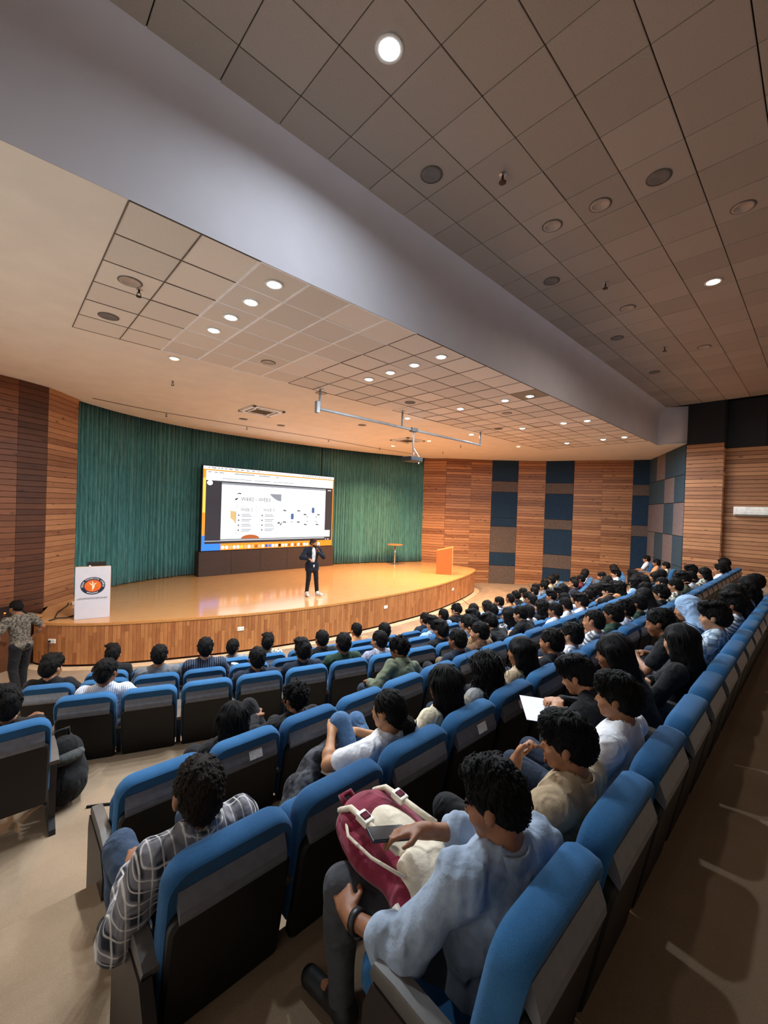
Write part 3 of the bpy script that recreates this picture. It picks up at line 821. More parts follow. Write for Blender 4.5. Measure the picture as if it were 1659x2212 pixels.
shape('sand_patch', [(.178, .52), (.215, .53), (.215, .68), (.197, .635), (.178, .61)], 4, E_S)
shape('rust_dome', [(.32 + .066 * math.cos(a), .868 - .05 * math.sin(a)) for a in [math.pi * i / 12 for i in range(13)]], 5, E_R)
shape('scribble', [(.22, .31), (.235, .295), (.25, .302), (.245, .315), (.232, .308), (.222, .32)], 5, E_K)
shape('scribble', [(.205, .375), (.232, .355), (.22, .385), (.212, .392)], 5, E_K)
shape('zigzag', [(.522, .665), (.535, .655), (.543, .69), (.553, .66), (.557, .665), (.545, .71), (.534, .675), (.522, .685)], 6, E_K)
for u, v in ((.575, .5), (.69, .5), (.575, .655), (.69, .655), (.745, .55), (.865, .55), (.75, .69), (.855, .69)):
    shape('people_icon', [(u - .012, v + .012), (u - .012, v), (u - .006, v - .014), (u, v - .002), (u + .006, v - .008), (u + .014, v + .004), (u + .014, v + .014)], 5, E_GR)
for u, v in ((.635, .655), (.765, .585), (.845, .585), (.765, .65), (.845, .65)):
    shape('node_dot', [(u + .005 * math.cos(a), v + .009 * math.sin(a)) for a in [2 * math.pi * i / 8 for i in range(8)]], 5, E_GR)
for u, v in ((.638, .58), (.815, .49)):
    shape('server_icon', [(u - .012, v + .035), (u - .012, v - .03), (u, v - .04), (u + .012, v - .03), (u + .012, v + .035), (u, v + .045)], 5, E_BL)
quad('inset_window', .88, .775, .975, .868, 5, E_W); quad('inset_shadow', .88, .868, .975, .875, 5, E_GR)
quad('player_tool', .935, .9, .942, .912, 5, E_W); quad('player_tool', .955, .9, .965, .912, 5, E_W)
shape('profile_disc', [(.042 + .018 * math.cos(a), .195 + .03 * math.sin(a)) for a in [2 * math.pi * i / 16 for i in range(16)]], 4, E_W)
quad('player_word', .945, .193, .952, .206, 5, E_W); quad('player_word', .956, .195, .975, .204, 5, E_W)
ic = [E_W, E_W, E_S, E_W, E_W, E_Y, E_S, E_W, E_S, E_R, E_S, E_W, E_BL, E_B, E_W, E_W, E_K, E_W, E_W, E_R, E_W, E_R, E_W, E_R, E_W, E_W, E_R, E_W, E_W, E_W]
for i, m in enumerate(ic):
    u = .135 + i * .0255
    shape('dock_icon', [(u + q[0] * .02, .968 - (q[1] - .5) * .04) for q in rrect(1, 1, .3, .3, 3)], 2, m)
slide_o = [o for o in scr.children if o.name.split('.')[0] == 'slide'][0]
for o in list(scr.children):
    if o.name.split('.')[0] in ('slide_shade', 'slide_footer', 'slide_card', 'slide_card_face', 'card_rule', 'bullet', 'card_text', 'lettering', 'grey_wedge', 'sand_patch', 'rust_dome', 'scribble', 'zigzag', 'people_icon', 'node_dot', 'server_icon'):
        o.parent = slide_o
pl = empty('screen_plinth', (SX0 - .08, SY - .02, STG), label='dark brown plinth below the lit screen', cat='plinth')
MB().bbox(0, SW + .16, 0, .4, 0, SZ0 - STG - .035, .01).obj('box', mat('plinth_brown', '3b2b25', .6), pl)
for k in range(1, 5): MB().box(k * (SW + .16) / 5 - .004, k * (SW + .16) / 5 + .004, -.004, 0, .02, SZ0 - STG - .05).obj('joint', M_BLACK, pl)

# ------------------------------------------------------------------ lecterns and table on the stage
M_LECT = wood('lectern_oak', 'a87444', 'cfa06a', grain=(10, 10, 1.2), knots=False, vary=.2)
M_LAV = mat('lectern_front_white', 'c9cad6', .5, amount=.03)
a = math.atan2(10.74 - 10.86, 1.88 - 1.27)
le = empty('white_lectern', (1.575, 10.98, STG), (0, 0, a), label='white fronted lectern with a round college emblem', cat='lectern')
W2, LH = .32, 1.14
MB().bbox(-W2, W2, -.02, .012, 0.0, LH, .006).obj('front_panel', M_LAV, le)
for sx in (-1, 1):
    x0, x1 = sorted((sx * W2, sx * (W2 - .03)))
    MB().rings([[(x, .013, 0), (x, .42, 0), (x, .46, LH - .25), (x, .42, LH - .16), (x, .013, LH)] for x in (x0, x1)]).obj('side_panel', M_LECT, le)
MB().rings([[(x, .0, LH - .02), (x, .44, LH - .2), (x, .44, LH - .17), (x, .0, LH + .01)] for x in (-W2, W2)]).obj('top_board', M_LECT, le)
def flat(name, pts, y, m, parent=None):
    return link(name, pymesh(name, [(x, y, z) for x, z in pts], [tuple(range(len(pts)))], m), parent or em)
circ = lambda r, n=40, cx=0, cz=.72: [(cx + r * math.cos(2 * math.pi * i / n), cz + r * .86 * math.sin(2 * math.pi * i / n)) for i in range(n)]
em = MB().add([(x, -.0205, z) for x, z in circ(.225)] , [tuple(range(40))]).obj('emblem', mat('emblem_navy', '17253a', .5), le)
flat('emblem_ring', circ(.158), -.0213, mat('emblem_crimson', '8e2450', .5))
flat('emblem_disc', circ(.15), -.0219, mat('emblem_orange', 'd96a1e', .5))
M_CREAM = mat('emblem_cream', 'f2e4cc', .5)
bird = [[(-.075, .8), (-.03, .765), (0.0, .755), (-.01, .735), (-.045, .75)], [(-.012, .83), (.004, .8), (.012, .77), (-.004, .755), (-.018, .785)], [(.07, .785), (.035, .775), (.005, .745), (.01, .715), (.03, .74)], [(-.02, .745), (.03, .735), (.03, .695), (-.005, .625), (-.015, .62), (-.012, .68)]]
for b in bird: flat('emblem_bird', b, -.0225, M_CREAM)
def ring_text(s, a0, a1, r, size, up=True):
    mb = MB()
    n = len(s)
    for i, ch in enumerate(s):
        if ch == ' ': continue
        t = math.radians(a0 + (a1 - a0) * i / max(1, n - 1))
        me = text_mesh(ch, size)
        rot = t - math.pi / 2 if up else t + math.pi / 2
        cx, cz = r * math.cos(t), .72 + r * .86 * math.sin(t)
        vs = [(cx + v.co.x * math.cos(rot) - v.co.y * math.sin(rot), -.0215, cz + v.co.x * math.sin(rot) + v.co.y * math.cos(rot)) for v in me.vertices]
        mb.add(vs, [tuple(p.vertices) for p in me.polygons]); bpy.data.meshes.remove(me)
    return mb.obj('emblem_lettering', mat('emblem_white_ink', 'e6e6ea', .5), em)
ring_text('DELHI TECHNICAL CAMPUS', 185, -8, .19, .05)
for k in range(9):
    t0 = math.radians(236 + k * 7.4); t1 = t0 + math.radians(5.4)
    flat('emblem_small_print', [(r_ * math.cos(t_), .72 + r_ * .86 * math.sin(t_)) for r_, t_ in ((.178, t0), (.196, t0), (.196, t1), (.178, t1))], -.0215, MATS['emblem_white_ink'])
for zz, u0, u1 in ((.455, -.24, .27), (.435, -.28, .26)):
    mb = MB(); x = u0; rr = random.Random(int(zz * 1000))
    while x < u1:
        wl = rr.uniform(.02, .06); mb.box(x, min(u1, x + wl), -.0212, -.0205, zz - .005, zz + .005); x += wl + .008
    mb.obj('printed_line', mat('print_grey', '55565f', .6), le)
lap = empty('laptop', (1.575, 10.98, STG), (0, 0, a), label='dark open laptop on the white lectern', cat='laptop')
MB().bbox(-.12, .23, .06, .3, LH + .0, LH + .02, .006, Matrix.Translation((0, 0, -.05))).obj('base', M_BLACK, lap)
MB().bbox(-.12, .23, .05, .065, LH - .03, LH + .1, .004).obj('lid', mat('laptop_dark', '1d1714', .5), lap)
MB().bbox(1.49, 1.53, 10.97, 11.0, STG + LH + .005, STG + LH + .03, .006).obj('clicker', M_WHITE, label='small white remote at the edge of the white lectern', cat='remote')
# orange lectern on the right, seen side on
rl = empty('orange_lectern', (13.45, 10.62, STG), (0, 0, math.atan2(10.36 - 10.86, 13.65 - 13.28)), label='orange red lectern standing at the right of the stage', cat='lectern')
mb = MB(); mb.add([(-.33, -.02, 0), (.3, -.02, 0), (.3, -.02, 1.13), (-.33, -.02, .97), (-.33, .01, 0), (.3, .01, 0), (.3, .01, 1.13), (-.33, .01, .97)], [(0, 1, 2, 3), (7, 6, 5, 4), (0, 4, 5, 1), (1, 5, 6, 2), (2, 6, 7, 3), (3, 7, 4, 0)])
mb.obj('side_board', mat('lectern_orange', 'cf5a26', .45, amount=.05), rl)
mb = MB(); mb.add([(-.33, .4, 0), (.3, .4, 0), (.3, .4, 1.13), (-.33, .4, .97), (-.33, .43, 0), (.3, .43, 0), (.3, .43, 1.13), (-.33, .43, .97)], [(0, 1, 2, 3), (7, 6, 5, 4), (0, 4, 5, 1), (1, 5, 6, 2), (2, 6, 7, 3), (3, 7, 4, 0)])
mb.obj('side_board', MATS['lectern_orange'], rl)
MB().bbox(.3, .33, -.02, .43, 0, 1.15, .006).obj('front_board', M_LECT, rl)
mb = MB(); mb.add([(-.33, .0, .95), (.3, .0, 1.11), (.3, .42, 1.11), (-.33, .42, .95), (-.33, .0, .97), (.3, .0, 1.13), (.3, .42, 1.13), (-.33, .42, .97)], [(3, 2, 1, 0), (4, 5, 6, 7), (0, 1, 5, 4), (1, 2, 6, 5), (2, 3, 7, 6), (3, 0, 4, 7)])
mb.obj('reading_board', M_LECT, rl)
tb = empty('round_table', (13.78, 13.86, STG), label='tall round wooden table on a chrome pole before the curtain', cat='table')
MB().lathe([(.001, .915), (.36, .915), (.37, .925), (.37, .945), (.36, .95), (.001, .95)], 32).obj('table_top', wood('table_wood', 'b06a34', 'd89a5a', knots=False, rough=.3), tb, smooth=False)
MB().lathe([(.035, .02), (.035, .915)], 16).obj('pole', M_STEEL, tb, smooth=True)
MB().lathe([(.001, 0), (.22, 0), (.22, .012), (.05, .03), (.001, .03)], 24).obj('base', M_STEEL, tb)
# small pale parcel, cables and dark bundle at the left of the stage
MB().bbox(1.38, 1.6, 12.55, 12.75, STG, STG + .07, .02).obj('paper_parcel', mat('crumpled_paper', 'cfc3ab', .8, bump=.6, noise=12), label='crumpled pale paper bag by the left wooden pillar', cat='bag')
def cable(pts, r, m, name, label):
    MB().tube(pts, r, 6).obj(name, m, smooth=True, label=label, cat='cable')
cable([(0.95, 11.35, STG + .012), (1.05, 11.9, STG + .012), (1.2, 12.3, STG + .012), (1.3, 12.55, STG + .012), (1.35, 12.9, STG + .012)], .012, M_BLACK, 'cable', 'black cable lying on the stage beside the left pillar')
cable([(0.85, 11.2, STG + .014), (1.0, 11.35, STG + .014), (1.15, 11.28, STG + .014), (1.3, 11.4, STG + .014), (1.45, 11.45, STG + .014)], .014, M_BLACK, 'cable', 'black cable coming out behind the white lectern')
cable([(12.7, 9.38, .5), (12.75, 9.2, .2), (12.95, 8.9, FRONT + .01), (13.3, 8.6, FRONT + .01), (13.2, 8.2, FRONT + .012)], .008, M_BLACK, 'cable', 'thin cable hanging from the socket below the orange lectern')
MB().bbox(13.1, 13.3, 8.1, 8.2, FRONT, FRONT + .05, .02).obj('power_strip', M_BLACK, label='small black box at the end of the thin cable', cat='adapter')
# sound desk at the far left
sd = empty('sound_desk', (0.12, 11.55, FRONT), (0, 0, .55), label='dark wooden sound desk at the far left of the stage', cat='desk')
M_DESK = wood('desk_brown', '3a2014', '5f3820', knots=False)
MB().bbox(-.6, .6, -.28, .28, .95, 1.0, .006).obj('desk_top', wood('desk_top_tan', '8a6844', 'a98660', knots=False), sd)
MB().bbox(-.58, .58, -.26, -.22, 0, .95, .004).obj('front_board', M_DESK, sd)
for x in (-.58, .54): MB().bbox(x, x + .04, -.22, .26, 0, .95, .004).obj('side_board', M_DESK, sd)
mx = empty('mixing_console', (0.08, 11.58, FRONT + 1.0), (0, 0, .55), label='black mixing console with lit buttons on the sound desk', cat='console')
MB().rings([[(x, -.2, 0), (x, .22, 0), (x, .22, .2), (x, -.2, .07)] for x in (-.4, .4)]).obj('housing', M_BLACK, mx)
for x, y, z, c in ((-.12, .05, .16, 'cfe0ff'), (-.02, .07, .165, 'cfe0ff'), (-.03, .0, .14, 'ffd27a'), (.05, -.06, .12, 'ff7a2a')):
    MB().bbox(x, x + .025, y, y + .025, z, z + .02, .003).obj('button', emis('led_' + c, c, 3), mx)
# ------------------------------------------------------------------ auditorium seats
def seat_blue():
    nt = NT('seat_blue_fabric'); setp(nt, None, 0.92, 0, 0.15, 0.06)
    v = nt.coord(); oi = nt.n('ShaderNodeObjectInfo')
    a = nt.noise(v, 5, 3); b = nt.noise(v, 260, 2, .7)
    g = nt.math('ADD', nt.math('ADD', nt.math('MULTIPLY', a, .35), nt.math('MULTIPLY', b, .4)), nt.math('MULTIPLY', oi.outputs['Random'], .25))
    nt.l(nt.ramp(g, [(0.25, lin('1a3f63')), (0.75, lin('336592'))]), nt.b.inputs['Base Color'])
    nt.bump(b, .35, .003)
    return nt.m
M_SEAT = seat_blue()
M_SHELL = mat('seat_shell_black', '0e0d0f', 0.5, spec=.35, noise=20, amount=.2, bump=.1)
M_LEDGE = mat('seat_ledge_grey', '62636b', 0.32, spec=.6, noise=20, amount=.15)
M_ARM = mat('armrest_grey', '514c49', 0.45, noise=20, amount=.15)
M_PANEL = mat('seat_side_dark', '141216', 0.6)
M_STICK = mat('sticker_white', 'dcdce0', .5, noise=30, amount=.25)
REC = math.radians(11)
SB = Matrix.Translation((0, .125, .36)) @ Matrix.Rotation(REC, 4, 'X')   # foot of the reclined back; z runs up the back
def slab(w, h, rt, rb, ys, z0=0.0, n=5):
    """rounded slab: ys = [(y, inset)...] from back to front"""
    return [[(x, y, z + z0 + ins) for x, z in rrect(w - 2 * ins, h - 2 * ins, max(.004, rt - ins * .6), max(.004, rb - ins * .6), n)] for y, ins in ys]
SEATP = {}
def seat_meshes():
    P = SEATP
    mb = MB().rings(slab(.535, .655, .10, .05, [(-.052, .035), (-.058, .012), (-.045, .002), (-.01, 0), (.03, .004), (.055, .02), (.066, .06)]), SB)
    P['back_cushion'] = autosmooth(mb.mesh('back_cushion', M_SEAT), 60)
    mb = MB().rings(slab(.505, .545, .06, .03, [(-.092, .02), (-.097, .03), (-.095, .012), (-.082, 0), (-.05, 0)][2:] , -.06), SB)
    P['back_shell'] = autosmooth(mb.mesh('back_shell', M_SHELL), 40)
    mb = MB(); m = SB
    mb.rings([[(-.222, y, z) for y, z in ((-.05, .5), (-.0985, .47), (-.1, .49), (-.092, .515), (-.055, .572), (-.045, .572))], [(.222, y, z) for y, z in ((-.05, .5), (-.0985, .47), (-.1, .49), (-.092, .515), (-.055, .572), (-.045, .572))]], SB)
    P['back_ledge'] = mb.mesh('back_ledge', M_LEDGE)
    mb = MB().rings(slab(.5, .47, .08, .03, [(-.04, .03), (-.05, .01), (-.03, 0), (.02, 0), (.045, .012), (.055, .05)]), Matrix.Translation((0, .14, .4)) @ Matrix.Rotation(math.radians(-86), 4, 'X') @ Matrix.Scale(-1, 4, (0, 1, 0)))
    bmv = mb.mesh('seat_cushion', M_SEAT)
    b = bmesh.new(); b.from_mesh(bmv); bmesh.ops.recalc_face_normals(b, faces=b.faces[:]); b.to_mesh(bmv); b.free()
    P['seat_cushion'] = autosmooth(bmv, 60)
    mb = MB().rings(slab(.5, .45, .08, .03, [(-.05, .03), (-.055, .01), (-.03, 0), (.02, 0), (.045, .012), (.055, .05)]), Matrix.Translation((0, .27, .37)) @ Matrix.Rotation(math.radians(8), 4, 'X'))
    P['seat_folded'] = autosmooth(mb.mesh('seat_cushion', M_SEAT), 60)
    out = [(.02, .625), (.14, .655), (.34, .655), (.43, .645), (.44, .62), (.42, .6), (.03, .59)]
    P['armrest'] = autosmooth(MB().rings([[(x, y, z + d) for y, z in out] for x, d in ((-.034, -.012), (-.028, 0), (.028, 0), (.034, -.012))]).mesh('armrest', M_ARM), 40)
    out = [(.06, .0), (.40, .0), (.39, .05), (.31, .1), (.33, .45), (.39, .602), (.05, .6), (.1, .4), (.13, .1), (.07, .04)]
    P['side_panel'] = MB().rings([[(x, y, z) for y, z in out] for x in (-.022, .022)]).mesh('side_panel', M_PANEL)
    out = [(.0, .0), (.47, .0), (.46, .5), (.42, .6), (.02, .6), (-.06, .5), (-.02, .2)]
    P['end_panel'] = MB().rings([[(x, y, z) for y, z in out] for x in (-.03, .015)]).mesh('end_panel', mat('end_panel_dark', '1d1413', .5, noise=10))
    P['sticker'] = MB().box(-.05, .05, -.002, 0, -.03, .03).mesh('sticker', M_STICK)
seat_meshes()
ROWS = {'A': (1.42, 1.21, .58, 14, 's', .50, 'sixth row'), 'B': (1.13, .74, .565, 27, 's', 1.64, 'second sixth row'),
        'C': (.78, .82, .56, 24, 's', 2.88, 'third sixth row'), 'D': (.48, .70, .575, 29, 'a', 21.7, 'third row'),
        'E': (.25, .48, .575, 28, 'a', 20.72, 'second row'), 'F': (0.0, 1.2, .575, 26, 'a', 19.75, 'first row')}
SEATS = {}
for k, (z, x0, p, c, kind, v, nm) in ROWS.items():
    L = []
    for i in range(c):
        if kind == 's': L.append((x0 + i * p, v, z, 0.0))
        else:
            a = math.asin((x0 - CX) / v) + i * p / v
            L.append((CX + v * math.sin(a), CY - v * math.cos(a), z, a))
    SEATS[k] = L
def put_seat(pos, label, group, occupied, arms='L', sticker=False, name='auditorium_seat', end=False):
    x, y, z, a = pos
    e = empty(name, (x, y, z), (0, 0, a), label=label, cat='seat', group=group)
    link('back_cushion', SEATP['back_cushion'], e); sh = link('back_shell', SEATP['back_shell'], e); link('back_ledge', SEATP['back_ledge'], sh)
    link('seat_cushion', SEATP['seat_cushion' if occupied else 'seat_folded'], e)
    half = .29
    for s, on in ((-1, 'L' in arms), (1, 'R' in arms)):
        if on:
            sp = link('side_panel', SEATP['side_panel'], e, (s * half, 0, 0)); link('armrest', SEATP['armrest'], sp)
    if end: link('end_panel', SEATP['end_panel'], e, (-half - .012, 0, 0))
    if sticker:
        link('sticker', SEATP['sticker'], sh, mtx=SB @ Matrix.Translation((.05, -.082, .535)) @ Matrix.Rotation(math.radians(-33), 4, 'X'))
    return e
# ------------------------------------------------------------------ figures: smooth bodies grown from limbs
def V3(*a): return np.array(a, dtype=np.float64)
class Field:
    """signed distance grid; limbs and muscles are blended into one surface"""
    def __init__(s, lo, hi, vox):
        s.lo = np.array(lo, float); s.vox = vox
        n = np.ceil((np.array(hi, float) - s.lo) / vox).astype(int) + 1
        s.ax = [(s.lo[i] + vox * np.arange(n[i])).astype(np.float32) for i in range(3)]
        s.f = np.full(n, 1.0, np.float32)
    def block(s, lo, hi, m):
        sl = []
        for i in range(3):
            a = max(0, int(math.floor((lo[i] - m - s.lo[i]) / s.vox))); b = min(len(s.ax[i]), int(math.ceil((hi[i] + m - s.lo[i]) / s.vox)) + 1)
            if b <= a: return None
            sl.append(slice(a, b))
        X = s.ax[0][sl[0]][:, None, None]; Y = s.ax[1][sl[1]][None, :, None]; Z = s.ax[2][sl[2]][None, None, :]
        return tuple(sl), X, Y, Z
    def put(s, sl, d, k, op):
        a = s.f[sl]
        if op == 'u':
            h = np.clip(.5 + .5 * (a - d) / k, 0, 1); s.f[sl] = a * (1 - h) + d * h - k * h * (1 - h)
        elif op == 's':
            h = np.clip(.5 - .5 * (a + d) / k, 0, 1); s.f[sl] = a * (1 - h) - d * h + k * h * (1 - h)
        elif op == 'i':
            s.f[sl] = np.maximum(a, d)
    def cone(s, a, b, ra, rb, k=.02, op='u'):
        a = np.array(a, float); b = np.array(b, float); r = max(ra, rb)
        q = s.block(np.minimum(a, b) - r, np.maximum(a, b) + r, k + 3 * s.vox)
        if q is None: return
        sl, X, Y, Z = q; d = (b - a).astype(np.float32); L = float(d @ d) + 1e-9
        px, py, pz = X - a[0], Y - a[1], Z - a[2]
        h = np.clip((px * d[0] + py * d[1] + pz * d[2]) / L, 0, 1)
        ds = np.sqrt((px - h * d[0]) ** 2 + (py - h * d[1]) ** 2 + (pz - h * d[2]) ** 2) - (ra + (rb - ra) * h)
        s.put(sl, ds.astype(np.float32), k, op)
    def ell(s, c, r, R=None, k=.02, op='u'):
        c = np.array(c, float); r = np.array(r, float); m = r.max() if R is not None else r
        q = s.block(c - m, c + m, k + 3 * s.vox)
        if q is None: return
        sl, X, Y, Z = q; px, py, pz = X - c[0], Y - c[1], Z - c[2]
        if R is not None:
            R = np.array(R)
            px, py, pz = (px * R[0, 0] + py * R[1, 0] + pz * R[2, 0], px * R[0, 1] + py * R[1, 1] + pz * R[2, 1], px * R[0, 2] + py * R[1, 2] + pz * R[2, 2])
        k0 = np.sqrt((px / r[0]) ** 2 + (py / r[1]) ** 2 + (pz / r[2]) ** 2)
        k1 = np.sqrt((px / r[0] ** 2) ** 2 + (py / r[1] ** 2) ** 2 + (pz / r[2] ** 2) ** 2) + 1e-9
        s.put(sl, (k0 * (k0 - 1) / k1).astype(np.float32), k, op)
    def plane(s, p, n):
        """keep the side the normal points away from"""
        p = np.array(p, float); n = np.array(n, float); n /= np.linalg.norm(n)
        X = s.ax[0][:, None, None]; Y = s.ax[1][None, :, None]; Z = s.ax[2][None, None, :]
        d = ((X - p[0]) * n[0] + (Y - p[1]) * n[1] + (Z - p[2]) * n[2]).astype(np.float32)
        s.f = np.maximum(s.f, d)
    def folds(s, amp, scale, seed):
        rg = np.random.RandomState(seed)
        X = s.ax[0][:, None, None]; Y = s.ax[1][None, :, None]; Z = s.ax[2][None, None, :]
        g = 0
        for i in range(6):
            d = rg.normal(size=3); d[2] *= .6; d /= np.linalg.norm(d); e = rg.normal(size=3); e /= np.linalg.norm(e)
            sc = scale * rg.uniform(.6, 1.7)
            g = g + np.sin((X * d[0] + Y * d[1] + Z * d[2]) * sc + rg.uniform(0, 6) + 1.6 * np.sin((X * e[0] + Y * e[1] + Z * e[2]) * sc * .45)) / 3.0
        s.f = s.f + (amp * g).astype(np.float32)
    def mesh(s, name, material=None):
        f = s.f; vox = s.vox
        ins = f < 0
        c = np.zeros(np.array(f.shape) - 1, np.int8)
        for i in (0, 1):
            for j in (0, 1):
                for k in (0, 1):
                    c += ins[i:i + c.shape[0], j:j + c.shape[1], k:k + c.shape[2]]
        act = np.argwhere((c > 0) & (c < 8))
        vid = np.full(c.shape, -1, np.int64); vid[tuple(act.T)] = np.arange(len(act))
        acc = np.zeros((len(act), 3)); cnt = np.zeros(len(act))
        cor = [(i, j, k) for i in (0, 1) for j in (0, 1) for k in (0, 1)]
        vals = {q: f[act[:, 0] + q[0], act[:, 1] + q[1], act[:, 2] + q[2]] for q in cor}
        for q in cor:
            for ax in range(3):
                if q[ax] == 0:
                    r = list(q); r[ax] = 1; r = tuple(r)
                    a, b = vals[q], vals[r]; m = (a < 0) != (b < 0)
                    t = np.where(m, a / np.where(m, a - b, 1), 0)
                    p = np.tile(np.array(q, float), (len(act), 1)); p[:, ax] += t
                    acc += p * m[:, None]; cnt += m
        P = s.lo + (act + acc / np.maximum(cnt, 1)[:, None]) * vox
        faces = []
        for ax in range(3):
            o1, o2 = [(1, 2), (2, 0), (0, 1)][ax]
            sl0 = [slice(None)] * 3; sl1 = [slice(None)] * 3
            sl0[ax] = slice(0, -1); sl1[ax] = slice(1, None)
            a, b = ins[tuple(sl0)], ins[tuple(sl1)]
            e = np.argwhere(a != b)
            e = e[(e[:, o1] > 0) & (e[:, o2] > 0) & (e[:, o1] < f.shape[o1] - 1) & (e[:, o2] < f.shape[o2] - 1)]
            if not len(e): continue
            d1 = np.zeros(3, int); d1[o1] = 1; d2 = np.zeros(3, int); d2[o2] = 1
            q = [vid[tuple((e - d1 - d2).T)], vid[tuple((e - d2).T)], vid[tuple(e.T)], vid[tuple((e - d1).T)]]
            F = np.stack(q, 1); fl = a[tuple(e.T)]
            F[~fl] = F[~fl][:, ::-1]
            faces.append(F)
        F = np.concatenate(faces)
        F = F[(F >= 0).all(1)]
        me = bpy.data.meshes.new(name)
        me.vertices.add(len(P)); me.vertices.foreach_set('co', P.astype(np.float32).ravel())
        me.loops.add(len(F) * 4); me.loops.foreach_set('vertex_index', F.astype(np.int32).ravel())
        me.polygons.add(len(F)); me.polygons.foreach_set('loop_start', (np.arange(len(F)) * 4).astype(np.int32))
        me.update(calc_edges=True); me.validate()
        me.shade_smooth()
        if material is not None: me.materials.append(material)
        return me

def rot3(yaw=0, pitch=0, roll=0):
    """yaw > 0 turns to the figure's left, pitch > 0 looks up"""
    return np.array((Matrix.Rotation(yaw, 3, 'Z') @ Matrix.Rotation(pitch, 3, 'X') @ Matrix.Rotation(roll, 3, 'Y')))
def ik(S, T, l1, l2, pole):
    S = np.array(S, float); T = np.array(T, float); d = T - S; L = np.linalg.norm(d); L2 = min(L, (l1 + l2) * .995); d /= L
    T = S + d * L2
    a = (l1 * l1 - l2 * l2 + L2 * L2) / (2 * L2); h = math.sqrt(max(1e-6, l1 * l1 - a * a))
    p = np.array(pole, float); p -= d * (p @ d); p /= np.linalg.norm(p) + 1e-9
    return S + d * a + p * h, T

def seated(lean=-.2, yaw=0, pitch=-.08, roll=0, L=(-.1, .5, .66), R=(.1, .5, .66), poleL=(-1, -.3, -.6), poleR=(1, -.3, -.6), twist=0, slouch=0.0, knees=(.11, .11), side=0.0, feet=.0, legx=None, size=1.0, handdirL=None, handdirR=None, fist=.9, drop=.06):
    J = {}
    P = V3(side * .3, .29 + slouch * .1, .535 - slouch * .05 - drop)
    Tm = np.array(Matrix.Rotation(twist, 3, 'Z') @ Matrix.Rotation(-lean, 3, 'X') @ Matrix.Rotation(side, 3, 'Y'))
    J['P'] = P; J['T'] = Tm
    up = Tm @ V3(0, 0, 1)
    J['S'] = P + up * .44
    J['sh'] = [J['S'] + Tm @ V3(-.18, 0, -.02), J['S'] + Tm @ V3(.18, 0, -.02)]
    J['N'] = J['S'] + Tm @ V3(0, -.005, .035)
    nb = np.array(Matrix.Rotation(-lean * .55, 3, 'X'))
    hd = np.array(Matrix.Rotation(twist * .6, 3, 'Z')) @ rot3(yaw, pitch, roll)
    J['H'] = J['N'] + nb @ V3(0, .02, .09) + hd @ V3(0, .02, .055)
    J['Hm'] = hd
    J['arms'] = []
    for s, T, pole, hdv in ((0, L, poleL, handdirL), (1, R, poleR, handdirR)):
        E_, W_ = ik(J['sh'][s], T, .275, .25, pole)
        dr = V3(*hdv) if hdv is not None else (W_ - E_)
        J['arms'].append((J['sh'][s], E_, W_, dr / np.linalg.norm(dr)))
    J['legs'] = []
    for s, kx in ((-1, knees[0]), (1, knees[1])):
        hip = P + V3(s * .09, .02, -.03); kn = V3(s * kx + side * .2, .77 + feet * .5, .55); an = V3(s * (kx - .01) + side * .2, .76 + feet, .1)
        if legx and s in legx: kn, an = V3(*legx[s][0]), V3(*legx[s][1])
        J['legs'].append((hip, kn, an, an + V3(s * .03, .15, -.055)))
    J['fist'] = fist
    return J

def head_prims(F, H, R, k=1.0):
    def at(*p): return H + R @ (V3(*p) * k)
    F.ell(at(0, -.014, .025), V3(.076, .098, .09) * k, R, .015)
    F.ell(at(0, .03, -.035), V3(.06, .068, .085) * k, R, .02)
    F.ell(at(0, .066, -.098), V3(.03, .024, .02) * k, R, .02)
    F.ell(at(0, .074, .014), V3(.05, .022, .013) * k, R, .012)
    for s in (-1, 1):
        F.ell(at(s * .038, .058, -.036), V3(.027, .03, .028) * k, R, .015)
        F.ell(at(s * .079, -.004, -.012), V3(.011, .021, .031) * k, R, .008)
    for s in (-1, 1): F.ell(at(s * .03, .1, -.006), V3(.019, .016, .011) * k, R, .01, 's')
    for s in (-1, 1): F.ell(at(s * .03, .083, -.007), V3(.013, .013, .012) * k, R, .004)
    F.cone(at(0, .09, .004), at(0, .112, -.034), .007 * k, .010 * k, .012)
    F.ell(at(0, .1, -.04), V3(.016, .011, .008) * k, R, .008)
    F.ell(at(0, .094, -.064), V3(.022, .011, .006) * k, R, .006)
    F.ell(at(0, .092, -.076), V3(.019, .011, .007) * k, R, .006)

